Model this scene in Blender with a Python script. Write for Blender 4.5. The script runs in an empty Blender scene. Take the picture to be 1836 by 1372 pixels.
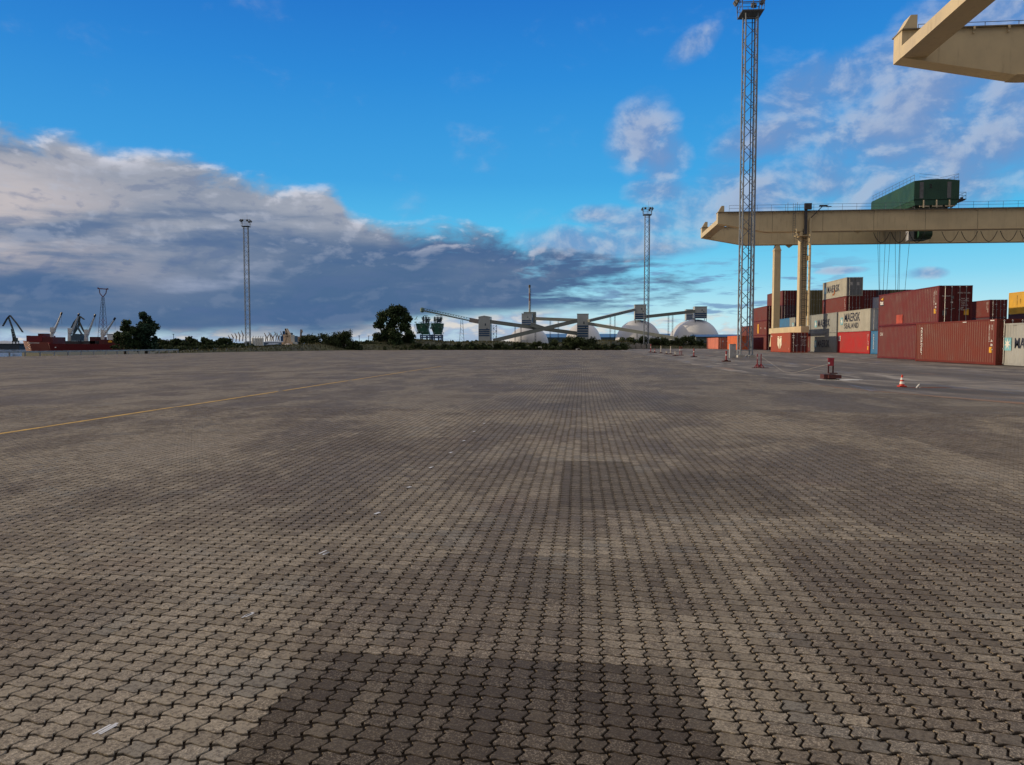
import bpy, math, random
import numpy as np
from mathutils import Vector, Matrix
R=math.radians
S=bpy.context.scene
COL=S.collection
# ------------------------------------------------------------------ camera
F=1336.; CX,CY=918.,686.; PIT=math.atan(71/F); YAW=math.atan(125/F); HC=1.4
cam=bpy.data.cameras.new('camera'); co=bpy.data.objects.new('camera',cam); COL.objects.link(co)
co.location=(0,0,HC); co.rotation_euler=(R(90)-PIT,0,YAW)
cam.lens=F/1836*36; cam.sensor_width=36; cam.clip_start=.1; cam.clip_end=20000
S.camera=co
FW=(-math.sin(YAW)*math.cos(PIT), math.cos(YAW)*math.cos(PIT), -math.sin(PIT))
RT=(math.cos(YAW), math.sin(YAW),0)
UP=(-math.sin(YAW)*math.sin(PIT), math.cos(YAW)*math.sin(PIT), math.cos(PIT))
def ray(u,v):
    x=(u-CX)/F; y=-(v-CY)/F
    return [FW[i]+x*RT[i]+y*UP[i] for i in range(3)]
def at(u,v,Y):                       # world point seen at (u,v) of the photo, standing Y metres away
    d=ray(u,v); t=Y/d[1]; return Vector((d[0]*t,Y,HC+d[2]*t))
def gr(u,v,h=0):
    d=ray(u,v); t=(h-HC)/d[2]; return (d[0]*t,d[1]*t)
def azel(u,v):
    d=ray(u,v);n=math.sqrt(sum(c*c for c in d));return math.degrees(math.atan2(d[0],d[1])),math.degrees(math.asin(d[2]/n))
def yon(X,u):                        # Y of the point at image column u on the plane x=X
    d=ray(u,615); return X/d[0]*d[1]
# ------------------------------------------------------------------ node helper
class NT:
    def __init__(s,nt): s.t=nt
    def n(s,typ,**k):
        nd=s.t.nodes.new(typ)
        for a,b in k.items(): setattr(nd,a,b)
        return nd
    def put(s,sock,v):
        if hasattr(v,'is_output') : s.t.links.new(v,sock)
        elif v is not None:
            try: sock.default_value=v
            except Exception: sock.default_value=(*v,1)
    def m(s,op,a,b=None,c=None,clamp=False):
        nd=s.n('ShaderNodeMath',operation=op,use_clamp=clamp)
        s.put(nd.inputs[0],a)
        if b is not None: s.put(nd.inputs[1],b)
        if c is not None: s.put(nd.inputs[2],c)
        return nd.outputs[0]
    def add(s,a,b): return s.m('ADD',a,b)
    def sub(s,a,b): return s.m('SUBTRACT',a,b)
    def mul(s,a,b): return s.m('MULTIPLY',a,b)
    def ss(s,x,a,b,lo=0.,hi=1.):
        nd=s.n('ShaderNodeMapRange',interpolation_type='SMOOTHSTEP')
        s.put(nd.inputs[0],x)
        if a>b: a,b,lo,hi=b,a,hi,lo
        for i,v in zip((1,2,3,4),(a,b,lo,hi)): nd.inputs[i].default_value=v
        return nd.outputs[0]
    def lin(s,x,a,b,lo=0.,hi=1.):
        nd=s.n('ShaderNodeMapRange'); s.put(nd.inputs[0],x)
        for i,v in zip((1,2,3,4),(a,b,lo,hi)): nd.inputs[i].default_value=v
        return nd.outputs[0]
    def xyz(s,x,y,z=0.):
        nd=s.n('ShaderNodeCombineXYZ')
        for i,v in enumerate((x,y,z)): s.put(nd.inputs[i],v)
        return nd.outputs[0]
    def sep(s,v):
        nd=s.n('ShaderNodeSeparateXYZ'); s.put(nd.inputs[0],v); return nd.outputs
    def vm(s,op,a,b):
        nd=s.n('ShaderNodeVectorMath',operation=op); s.put(nd.inputs[0],a); s.put(nd.inputs[1],b); return nd.outputs[0]
    def noise(s,v,sc,det=4.,rough=.5,dist=0.,lac=2.):
        nd=s.n('ShaderNodeTexNoise'); s.put(nd.inputs['Vector'],v)
        nd.inputs['Scale'].default_value=sc; nd.inputs['Detail'].default_value=det
        nd.inputs['Roughness'].default_value=rough; nd.inputs['Distortion'].default_value=dist
        nd.inputs['Lacunarity'].default_value=lac
        return nd.outputs[0]
    def mix(s,f,a,b,bt='MIX'):
        nd=s.n('ShaderNodeMix',data_type='RGBA',blend_type=bt)
        s.put(nd.inputs[0],f); s.put(nd.inputs[6],a if hasattr(a,'is_output') else (*a,1)); s.put(nd.inputs[7],b if hasattr(b,'is_output') else (*b,1))
        return nd.outputs[2]
    def ramp(s,f,pts,interp='LINEAR'):
        nd=s.n('ShaderNodeValToRGB'); e=nd.color_ramp.elements; nd.color_ramp.interpolation=interp
        while len(e)<len(pts): e.new(.5)
        for k,(p,c) in zip(e,pts): k.position=p; k.color=(*c,1) if len(c)==3 else c
        s.put(nd.inputs[0],f); return nd.outputs[0]
def lc(r,g,b):
    f=lambda c:(c/255/12.92 if c/255<=.04045 else ((c/255+.055)/1.055)**2.4)
    return (f(r),f(g),f(b))
# ------------------------------------------------------------------ sky
SUN_AZ,SUN_EL=-88.,7.0            # low sun on the left, a little beyond the camera
w=bpy.data.worlds.new('World'); S.world=w; w.use_nodes=True
nt=w.node_tree; nt.nodes.clear(); K=NT(nt)
out=K.n('ShaderNodeOutputWorld'); bg=K.n('ShaderNodeBackground')
tc=K.n('ShaderNodeTexCoord').outputs['Generated']
dx,dy,dz=K.sep(tc)
az=K.mul(K.m('ARCTAN2',dx,dy),57.2958); el=K.mul(K.m('ARCSINE',dz),57.2958)
ela=K.m('MAXIMUM',el,0.)
clear=K.ramp(K.m('DIVIDE',ela,60.),[(0,lc(214,238,243)),(.035,lc(190,236,246)),(.08,lc(135,216,246)),(.13,lc(86,198,243)),(.2,lc(66,169,232)),(.32,lc(44,142,222)),(.42,lc(33,118,208)),(.7,lc(26,90,175)),(1,lc(22,75,150))])
clear=K.mix(K.ss(az,10,-45,0,.28),clear,K.ramp(K.m('DIVIDE',ela,60.),[(0,lc(160,200,225)),(.2,lc(48,140,220)),(.42,lc(25,98,188)),(1,lc(20,70,145))]))
nis=K.n('ShaderNodeTexSky',sky_type='NISHITA',sun_disc=False,sun_elevation=R(SUN_EL),sun_rotation=R(SUN_AZ),air_density=1.,dust_density=.6,ozone_density=2.)
nis.sun_rotation=R(SUN_AZ)
nisc=K.vm('SCALE',nis.outputs[0],(0,0,0)); nisc.node.inputs[3].default_value=.09
clear=K.mix(.06,clear,nisc)
# curve through photo points: azimuth -> elevation
def curve(pts):
    nd=K.n('ShaderNodeFloatCurve'); K.put(nd.inputs[1],K.lin(az,-90,90))
    P=sorted(((azel(u,v)[0]+90)/180,azel(u,v)[1]/30) for u,v in pts)
    c=nd.mapping.curves[0].points
    P=[(0,P[0][1])]+P+[(1,P[-1][1])]
    while len(c)<len(P): c.new(.5,.5)
    for k,(x,y) in zip(c,P): k.location=(x,max(-1,y)); k.handle_type='AUTO_CLAMPED'
    nd.mapping.clip_min_y=-1; nd.mapping.use_clip=False; nd.mapping.update()
    return K.mul(nd.outputs[0],30.)
top=curve([(0,222),(100,232),(190,262),(330,292),(480,318),(590,330),(640,378),(760,400),(900,425),(1000,440),(1100,440),(1200,440),(1290,455),(1400,480),(1500,560)])
bot=curve([(0,592),(150,596),(300,600),(520,602),(660,590),(760,572),(900,562),(1000,556),(1080,556),(1150,552),(1260,530),(1400,500),(1500,580)])
q=K.xyz(K.mul(az,.11),K.mul(el,.22),0.)
qs=K.xyz(K.mul(az,.05),K.mul(el,.26),3.)
n1=K.noise(q,1.3,9,.56,.2)
n1b=K.noise(K.vm('ADD',q,(-.055,.085,0)),1.3,9,.56,.2)
lit=K.m('MULTIPLY_ADD',K.sub(n1,n1b),5.5,.5,clamp=True)
nbig=K.noise(K.vm('ADD',q,(7.3,2.1,0)),.55,6,.55,.4)
nst=K.noise(qs,1.5,7,.55,.15)
dtop=K.add(K.sub(top,el),K.mul(K.sub(n1,.5),6.5))
dbot=K.add(K.sub(el,bot),K.mul(K.sub(nst,.5),2.0))
frag=K.noise(K.xyz(K.mul(az,.12),K.mul(el,.62),6.),1.7,8,.6,.2)
fr=K.ss(K.add(K.sub(frag,.5),K.add(K.mul(az,-.024),.10)),-.09,.17)
bank=K.mul(K.mul(K.ss(dtop,-.35,1.3),K.ss(dbot,-.5,.7)),fr)
# bank shading: slate blue below, lavender grey above, pale rims
hgt=K.ss(K.add(el,K.add(K.mul(K.sub(nst,.5),9.),K.mul(az,-.10))),5.8,14.5)
body=K.mix(hgt,lc(76,106,144),lc(146,155,172))
rag=K.ss(K.add(nbig,K.mul(K.sub(nst,.5),.5)),.46,.66)
body=K.mix(K.mul(rag,K.mul(K.ss(el,3.5,10.,.08,.75),K.ss(az,2,-22,.5,1.))),body,lc(170,175,187))
body=K.mix(K.mul(K.ss(nst,.5,.35),.55),body,lc(74,104,146))
lowl=K.ss(nst,.60,.76); body=K.mix(K.mul(lowl,.42),body,lc(160,172,200))
warm=K.mul(K.ss(az,-26,-42),K.mul(K.ss(el,2,6),K.ss(el,14,8))); body=K.mix(K.mul(warm,K.ss(nst,.4,.62,0,.7)),body,lc(214,200,196))
rim=K.mul(K.ss(dtop,2.4,.25),K.ss(lit,.45,.95)); 
body=K.mix(K.mul(K.ss(lit,.55,1.),K.ss(el,3.5,9.,.08,.35)),body,lc(184,190,206))
body=K.mix(K.mul(K.mul(rim,K.ss(az,2,-8,.25,1.)),.75),body,lc(226,226,236))
body=K.mix(K.mul(K.ss(lit,.4,.0),.4),body,lc(86,110,150))
# pale strip and small cumulus under the bank
nh=K.noise(K.xyz(K.mul(az,.4),K.mul(el,1.2),9.),1.1,7,.55)
strip=K.mul(K.ss(K.sub(bot,el),-.3,.4),K.ss(az,2,-4))
lowc=K.mix(K.ss(nh,.4,.62),lc(150,172,204),lc(214,216,216))
clear2=K.mix(K.mul(strip,K.ss(nh,.3,.52,.35,1.)),clear,lowc)
puff=K.mul(K.ss(K.sub(nh,K.mul(el,.10)),.34,.48),K.mul(K.ss(el,2.6,1.5),K.ss(az,30,20)))
clear2=K.mix(K.mul(puff,.8),clear2,K.mix(K.ss(nh,.45,.6),lc(150,172,200),lc(218,214,208)))
# clouds on the right: soft lobes broken by noise
def lobe(u,v,ru,rv,ang=0):
    a0,e0=azel(u,v); ca,sa=math.cos(R(ang)),math.sin(R(ang))
    x=K.sub(az,a0); y=K.sub(el,e0)
    xr=K.m('MULTIPLY_ADD',x,ca/ru,K.mul(y,sa/ru)); yr=K.m('MULTIPLY_ADD',y,ca/rv,K.mul(x,-sa/rv))
    d=K.m('MULTIPLY_ADD',xr,xr,K.mul(yr,yr))
    return K.m('SUBTRACT',1.,d,clamp=True)
lob=None
for a in [(1150,235,2.9,3.8,-35),(1195,290,2.2,2.6,0),(1185,345,3.5,1.4,0),(1650,180,9.5,3.0,14),(1600,235,7.,3.2,0),(1790,230,5.,6.,0),(1700,330,8.5,3.,10),(1500,330,7.,2.1,8),(1330,370,6.,2.,12),(1150,400,5.,1.5,0),(1760,50,7,4.5,20),(1520,150,7.5,2.6,12),(1620,300,11,4.2,8),(1330,350,9,3.0,12),(1080,440,9,1.8,0),(1240,85,2.6,1.2,30),(1390,250,5,2,10),(1130,445,6.5,1.1,0),(1660,490,1.6,.5,0),(1500,485,2.3,.35,0),(1080,385,3.2,1.0,0)]:
    l=lobe(*a); l=K.mul(l,.55) if a[0]==1240 else l; lob=l if lob is None else K.m('MAXIMUM',lob,l)
n3=K.noise(K.vm('ADD',K.xyz(K.mul(az,.13),K.mul(el,.2),0.),(4.,8.,2.)),1.5,9,.58,.25)
n3b=K.noise(K.vm('ADD',K.xyz(K.mul(az,.13),K.mul(el,.2),0.),(3.93,8.10,2.)),1.5,9,.58,.25)
dr=K.add(K.mul(K.m('POWER',lob,.8),.68),K.mul(K.sub(n3,.5),1.25))
rc=K.ss(dr,.06,.78)
lit3=K.m('MULTIPLY_ADD',K.sub(n3,n3b),5.,.5,clamp=True)
rcol=K.mix(K.ss(lit3,.15,1.05),lc(112,144,194),lc(178,190,212))
rcol=K.mix(K.mul(K.ss(dr,.55,1.0),.5),rcol,lc(154,162,190))
# thin dark streaks low on the right
nk=K.noise(K.xyz(K.mul(az,.16),K.mul(el,1.05),5.),1.6,6,.55,.1)
stk=K.mul(K.ss(nk,.51,.62),K.mul(K.ss(el,1.0,2.2),K.mul(K.ss(el,7.0,5.),K.mul(K.ss(az,-2,3),K.ss(az,24,14)))))
sky=K.mix(K.mul(stk,.8),clear2,lc(112,146,188))
sky=K.mix(K.mul(rc,.82),sky,rcol)
sky=K.mix(bank,sky,body)
# unseen sky added for the lighting: dull grey behind, bright pale veil overhead
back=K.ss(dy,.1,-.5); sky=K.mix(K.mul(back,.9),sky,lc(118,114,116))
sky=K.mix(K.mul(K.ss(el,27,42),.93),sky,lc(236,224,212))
sky=K.mix(K.ss(el,-.2,-2.),sky,lc(60,62,64))
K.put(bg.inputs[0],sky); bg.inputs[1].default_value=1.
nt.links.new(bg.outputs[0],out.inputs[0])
w.cycles.sampling_method='MANUAL'; w.cycles.sample_map_resolution=512
# ------------------------------------------------------------------ sun
sl=bpy.data.lights.new('sun','SUN'); sl.energy=3.1; sl.angle=R(.6); sl.color=(1,.78,.50)
so=bpy.data.objects.new('sun',sl); COL.objects.link(so)
sd=Vector((math.sin(R(SUN_AZ))*math.cos(R(SUN_EL)),math.cos(R(SUN_AZ))*math.cos(R(SUN_EL)),math.sin(R(SUN_EL))))
so.rotation_euler=sd.to_track_quat('Z','Y').to_euler(); so.location=(-50,0,60)
S.view_settings.view_transform='Standard'; S.view_settings.look='None'; S.view_settings.gamma=1; S.view_settings.exposure=0
# ------------------------------------------------------------------ materials
MATS={}
def mat(name,c,rough=.6,metal=0.,var=.25,sc=2.,dirt=None,damt=.35,streak=False,bump=0.,spec=.5):
    if name in MATS: return MATS[name]
    m=bpy.data.materials.new(name); m.use_nodes=True; t=m.node_tree; k=NT(t)
    p=t.nodes['Principled BSDF']; tc=k.n('ShaderNodeTexCoord').outputs['Object']
    geo=k.n('ShaderNodeObjectInfo').outputs['Random']
    v=k.vm('ADD',tc,k.xyz(k.mul(geo,37.),k.mul(geo,11.),0.))
    n=k.noise(v,sc,5,.6)
    col=k.mix(k.ss(n,.3,.7),tuple(x*(1-var) for x in c),tuple(min(1,x*(1+var)) for x in c))
    if dirt:
        if streak:
            x,y,z=k.sep(v); vv=k.xyz(k.mul(x,3.),k.mul(y,3.),k.mul(z,.35)); n2=k.noise(vv,1.2,5,.65)
        else: n2=k.noise(v,sc*2.3,6,.65)
        col=k.mix(k.mul(k.ss(n2,.52,.74),damt),col,dirt)
    k.put(p.inputs['Base Color'],col); p.inputs['Metallic'].default_value=metal
    k.put(p.inputs['Roughness'],k.lin(n,.3,.7,max(.05,rough-.1),min(1,rough+.1)))
    p.inputs['Specular IOR Level'].default_value=spec
    if bump:
        b=k.n('ShaderNodeBump'); b.inputs['Strength'].default_value=bump; b.inputs['Distance'].default_value=.03
        k.put(b.inputs['Height'],n); t.links.new(b.outputs[0],p.inputs['Normal'])
    MATS[name]=m; return m
RUST=(.10,.045,.025); GRIME=(.05,.045,.04)
def paint(name,c,dirt=RUST,damt=.28): return mat(name,c,.55,0,.14,.7,dirt,damt,True,spec=.3)
galv=mat('galvanised_steel',(.20,.235,.28),.6,0.,.15,3,GRIME,.3)
galvd=mat('dull_galvanised_steel',(.085,.11,.15),.6,0.,.15,3)
cream=mat('cream_crane_paint',(.62,.51,.315),.5,0,.07,.5,(.22,.15,.09),.28,True)
rubber=mat('black_rubber',(.018,.018,.02),.7)
darksteel=mat('dark_steel',(.035,.037,.045),.6)
green=mat('green_machine_paint',(.018,.072,.045),.5,0,.15,.6,GRIME,.3,True)
greyp=mat('grey_panel',(.13,.14,.15),.6)
white=mat('white_paint',(.75,.75,.73),.5,0,.06,3)
black=mat('black_paint',(.015,.015,.018),.5)
amber=mat('yellow_sticker',(.75,.40,.03),.5)
rodm=mat('galvanised_rod',(.42,.43,.45),.45,.3)
# ------------------------------------------------------------------ mesh helper
class MB:
    def __init__(s): s.v=[];s.f=[]
    def vf(s,v,f):
        o=len(s.v); s.v+= [tuple(x) for x in v]; s.f+=[tuple(i+o for i in q) for q in f]; return s
    def box(s,x0,x1,y0,y1,z0,z1):
        return s.vf([(x0,y0,z0),(x1,y0,z0),(x1,y1,z0),(x0,y1,z0),(x0,y0,z1),(x1,y0,z1),(x1,y1,z1),(x0,y1,z1)],
          [(0,3,2,1),(4,5,6,7),(0,1,5,4),(1,2,6,5),(2,3,7,6),(3,0,4,7)])
    def frame_(s,p,q):
        p=Vector(p);q=Vector(q);d=(q-p).normalized(); a=Vector((0,0,1)) if abs(d.z)<.95 else Vector((0,1,0))
        x=d.cross(a).normalized(); y=x.cross(d); return p,q,x,y
    def beam(s,p,q,w,h):                 # w across, h upwards
        p,q,x,y=s.frame_(p,q); V=[]
        for c in (p,q):
            for a,b in ((-1,-1),(1,-1),(1,1),(-1,1)): V.append(c+x*a*w/2+y*b*h/2)
        return s.vf(V,[(0,1,2,3),(7,6,5,4),(0,4,5,1),(1,5,6,2),(2,6,7,3),(3,7,4,0)])
    def bar(s,p,q,r,n=6,r2=None):
        p,q,x,y=s.frame_(p,q); V=[]; r2=r if r2 is None else r2
        for c,rr in ((p,r),(q,r2)):
            for i in range(n):
                a=2*math.pi*i/n; V.append(c+x*math.cos(a)*rr+y*math.sin(a)*rr)
        Fs=[(i,i+n,(i+1)%n+n,(i+1)%n) for i in range(n)]+[tuple(range(n)),tuple(range(2*n-1,n-1,-1))]
        return s.vf(V,Fs)
    def path(s,pts,r,n=5):
        for a,b in zip(pts,pts[1:]): s.bar(a,b,r,n)
        return s
    def lathe(s,prof,c=(0,0,0),n=24):
        V=[];Fs=[];m=len(prof)
        for i in range(n):
            a=2*math.pi*i/n
            for r,z in prof: V.append((c[0]+r*math.cos(a),c[1]+r*math.sin(a),c[2]+z))
        for i in range(n):
            j=(i+1)%n
            for k in range(m-1): Fs.append((i*m+k,j*m+k,j*m+k+1,i*m+k+1))
        return s.vf(V,Fs)
    def prism(s,pts,d):                  # pts: planar 3D outline, d: extrusion vector
        n=len(pts); d=Vector(d); V=[Vector(p) for p in pts]; V=V+[p+d for p in V]
        return s.vf(V,[tuple(range(n-1,-1,-1)),tuple(range(n,2*n))]+[(i,(i+1)%n,(i+1)%n+n,i+n) for i in range(n)])
    def build(s,name,m,parent=None,smooth=False,loc=None):
        me=bpy.data.meshes.new(name); me.from_pydata(s.v,[],s.f); me.validate(); 
        import bmesh
        b=bmesh.new(); b.from_mesh(me); bmesh.ops.recalc_face_normals(b,faces=b.faces); b.to_mesh(me); b.free()
        me.materials.append(m)
        if smooth: me.shade_smooth()
        o=bpy.data.objects.new(name,me); COL.objects.link(o)
        if parent: o.parent=parent
        if loc: o.location=loc
        return o
def tag(o,label=None,cat=None,group=None,kind=None):
    for k_,v in (('label',label),('category',cat),('group',group),('kind',kind)):
        if v: o[k_]=v
    return o
def empty(name,loc,label,cat,group=None,rz=0):
    o=bpy.data.objects.new(name,None); COL.objects.link(o); o.location=loc; o.rotation_euler=(0,0,rz); o.empty_display_size=.2
    return tag(o,label,cat,group)
KIDS={}
def copy_tree(o,parent=None):
    c=o.copy(); COL.objects.link(c); c.parent=parent
    for ch in list(o.children): copy_tree(ch,c)
    return c
TXT={}
def text_mesh(txt,size,bold=.0,shear=0.,space=1.,ext=.002):
    key=(txt,size,bold,shear,space)
    if key in TXT: return TXT[key]
    cu=bpy.data.curves.new('t','FONT'); cu.body=txt; cu.size=size; cu.offset=bold; cu.shear=shear; cu.space_character=space
    cu.extrude=ext; cu.resolution_u=2
    ob=bpy.data.objects.new('t',cu); COL.objects.link(ob); bpy.context.view_layer.update()
    me=bpy.data.meshes.new_from_object(ob.evaluated_get(bpy.context.evaluated_depsgraph_get()))
    bpy.data.objects.remove(ob); TXT[key]=me; me.materials.clear(); return me
def text(name,txt,size,m,parent,mtx,**k):
    me=text_mesh(txt,size,**k).copy(); me.materials.append(m)
    o=bpy.data.objects.new(name,me); COL.objects.link(o); o.parent=parent; o.matrix_basis=mtx; return o
def side_m(y,z,x=-.004,rot=0):           # writing on a wall that faces -X, read from the left
    return Matrix.Translation((x,y,z))@Matrix(((0,0,-1),(-1,0,0),(0,1,0))).to_4x4()@Matrix.Rotation(R(rot),4,'Z')
def front_m(x,z,y=-.03,rot=0):
    return Matrix.Translation((x,y,z))@Matrix.Rotation(R(90),4,'X')@Matrix.Rotation(R(rot),4,'Z')
# ------------------------------------------------------------------ ground materials
NY0,NY1=1.,15.5
def paver_mat():
    m=bpy.data.materials.new('zigzag_pavers'); m.use_nodes=True; t=m.node_tree; k=NT(t); p=t.nodes['Principled BSDF']
    pos=k.n('ShaderNodeNewGeometry').outputs['Position']; x,y,z=k.sep(pos)
    W,L=.097,.0885
    xx=k.add(x,k.add(k.mul(k.m('SINE',k.mul(y,.83)),.006),k.mul(k.m('SINE',k.mul(y,2.9)),.002)))
    yy=k.add(y,k.add(k.mul(k.m('SINE',k.mul(x,1.1)),.007),k.mul(k.m('SINE',k.mul(x,3.7)),.003)))
    near=k.mul(k.mul(k.m('GREATER_THAN',y,NY0+.1),k.m('LESS_THAN',y,NY1-.16)),k.mul(k.m('GREATER_THAN',k.add(x,k.mul(y,.82)),-3.),k.m('LESS_THAN',k.sub(x,k.mul(y,.56)),3.5)))
    raised=k.ss(z,.0035,.0075)
    tri=k.sub(k.m('PINGPONG',k.m('MULTIPLY_ADD',yy,2/L,.5),1.),.5)       # zigzag of the long joints
    u=k.add(k.m('DIVIDE',xx,W),k.mul(tri,.27))
    ui=k.m('FLOOR',u); uf=k.sub(u,ui)
    sn=k.m('SINE',k.mul(uf,6.28318))
    v=k.sub(k.m('DIVIDE',yy,L),k.mul(sn,.10))
    slash=k.ss(k.m('ABSOLUTE',k.sub(k.m('FRACT',k.m('DIVIDE',yy,L)),.5)),.27,.18)
    vi=k.m('FLOOR',v); vf=k.sub(v,vi)
    du=k.m('MINIMUM',uf,k.sub(1.,uf)); dv=k.m('MINIMUM',vf,k.sub(1.,vf))
    jw=k.noise(pos,3.,4,.6)
    long_=k.mul(k.ss(k.sub(du,k.add(k.mul(k.sub(jw,.5),.06),k.mul(slash,.012))),.064,.034),k.lin(slash,0,1,.86,1.))
    crossw=k.add(k.ss(du,.42,.26,.062,.082),k.mul(k.sub(jw,.5),.03))
    nd=k.m('SUBTRACT',crossw,dv); cross=k.ss(nd,-.022,.012)
    cross=k.mul(cross,k.ss(du,.44,.28,.85,1.))
    joint=k.m('MAXIMUM',long_,cross)
    joint=k.m('MAXIMUM',k.mul(k.mul(joint,.72),k.sub(1.,near)),k.mul(near,k.m('MAXIMUM',k.mul(cross,.55),k.sub(1.,raised))))
    wn=k.n('ShaderNodeTexWhiteNoise'); wn.noise_dimensions='3D'; k.put(wn.inputs[0],k.xyz(ui,vi,0.)); rnd=wn.outputs[0]
    rc=k.sep(wn.outputs[1])
    cell=k.xyz(k.mul(ui,W),k.mul(vi,L),0.)
    cs=k.sep(cell)
    # big soft and blocky stains (laid in whole stones)
    cst=k.xyz(cs[0],k.mul(cs[1],.45),0.); big=k.noise(cst,.42,6,.68); big2=k.noise(k.vm('ADD',cst,(31.,7.,0)),1.1,5,.7)
    blk=k.noise(k.xyz(k.m('FLOOR',k.mul(cs[0],.85)),k.m('FLOOR',k.mul(cs[1],.75)),4.),.9,2,.5)
    base=k.mix(k.ss(rnd,0,1),(.200,.166,.118),(.316,.268,.196))
    grey=k.ss(k.noise(k.vm('ADD',cell,(3.,17.,0)),1.6,3,.6),.58,.63); base=k.mix(k.mul(grey,.6),base,(.205,.195,.168))
    base=k.mix(k.ss(k.add(big,k.mul(k.sub(big2,.5),.5)),.56,.42,0.,.7),base,(.088,.064,.043))
    base=k.mix(k.ss(big,.52,.66,0.,.6),base,(.325,.285,.228))
    base=k.mix(k.ss(blk,.57,.60,0,.5),base,(.090,.066,.047))
    base=k.mix(k.ss(k.noise(k.vm('ADD',cell,(11.,3.,0)),.7,4,.6),.58,.72,0,.45),base,(.165,.115,.085))
    # the dark oil-stained rectangles of relaid stones
    def rect(x0,x1,y0,y1,e=.06):
        a=k.mul(k.ss(cs[0],x0-e,x0+.01),k.ss(cs[0],x1+e,x1-.01)); b=k.mul(k.ss(cs[1],y0-e,y0+.01),k.ss(cs[1],y1+e,y1-.01)); return k.mul(a,b)
    dark=rect(-1.18,.41,1.2,3.17,.015); dark=k.mul(dark,k.ss(big2,.62,.45,.6,1.))
    d2=k.m('MAXIMUM',rect(-.25,.55,6.15,8.75,.015),k.mul(rect(.5,1.7,6.2,7.9,.3),.75)); dark=k.m('MAXIMUM',dark,k.mul(d2,.72))
    d3=k.mul(rect(-.4,.8,3.9,4.7),.35); dark=k.m('MAXIMUM',dark,d3)
    d4=k.mul(rect(-.4,3.5,15.6,19.5,.6),.35); dark=k.m('MAXIMUM',dark,d4)
    base=k.mix(k.mul(dark,k.lin(rc[2],0,1,.78,.98)),base,(.048,.034,.021))
    # aggregate flecks
    vo=k.n('ShaderNodeTexVoronoi'); k.put(vo.inputs['Vector'],pos); vo.inputs['Scale'].default_value=260.
    fl=k.noise(pos,135.,2,.8); fl2=k.noise(pos,55.,4,.75)
    bare=k.mul(k.ss(rc[1],.2,.65),k.sub(1.,k.mul(dark,.65)))
    base=k.mix(k.mul(k.ss(fl,.50,.62),k.lin(bare,0,1,.2,.85)),base,k.mix(.45,base,(.85,.72,.55)))
    base=k.mix(k.mul(k.ss(fl2,.54,.38),.6),base,(.06,.045,.033))
    col=k.mix(joint,base,(.020,.014,.010))
    k.put(p.inputs['Base Color'],col)
    k.put(p.inputs['Roughness'],k.add(k.lin(big,.3,.7,.58,.82),k.mul(joint,.05))); p.inputs['Specular IOR Level'].default_value=.2
    hgt=k.add(k.mul(k.m('SUBTRACT',1.,joint),k.sub(1.,near)),k.add(k.mul(rnd,.10),k.mul(fl,.22)))
    b=k.n('ShaderNodeBump'); b.inputs['Strength'].default_value=1.; b.inputs['Distance'].default_value=.009
    k.put(b.inputs['Height'],hgt); t.links.new(b.outputs[0],p.inputs['Normal'])
    return m
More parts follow.
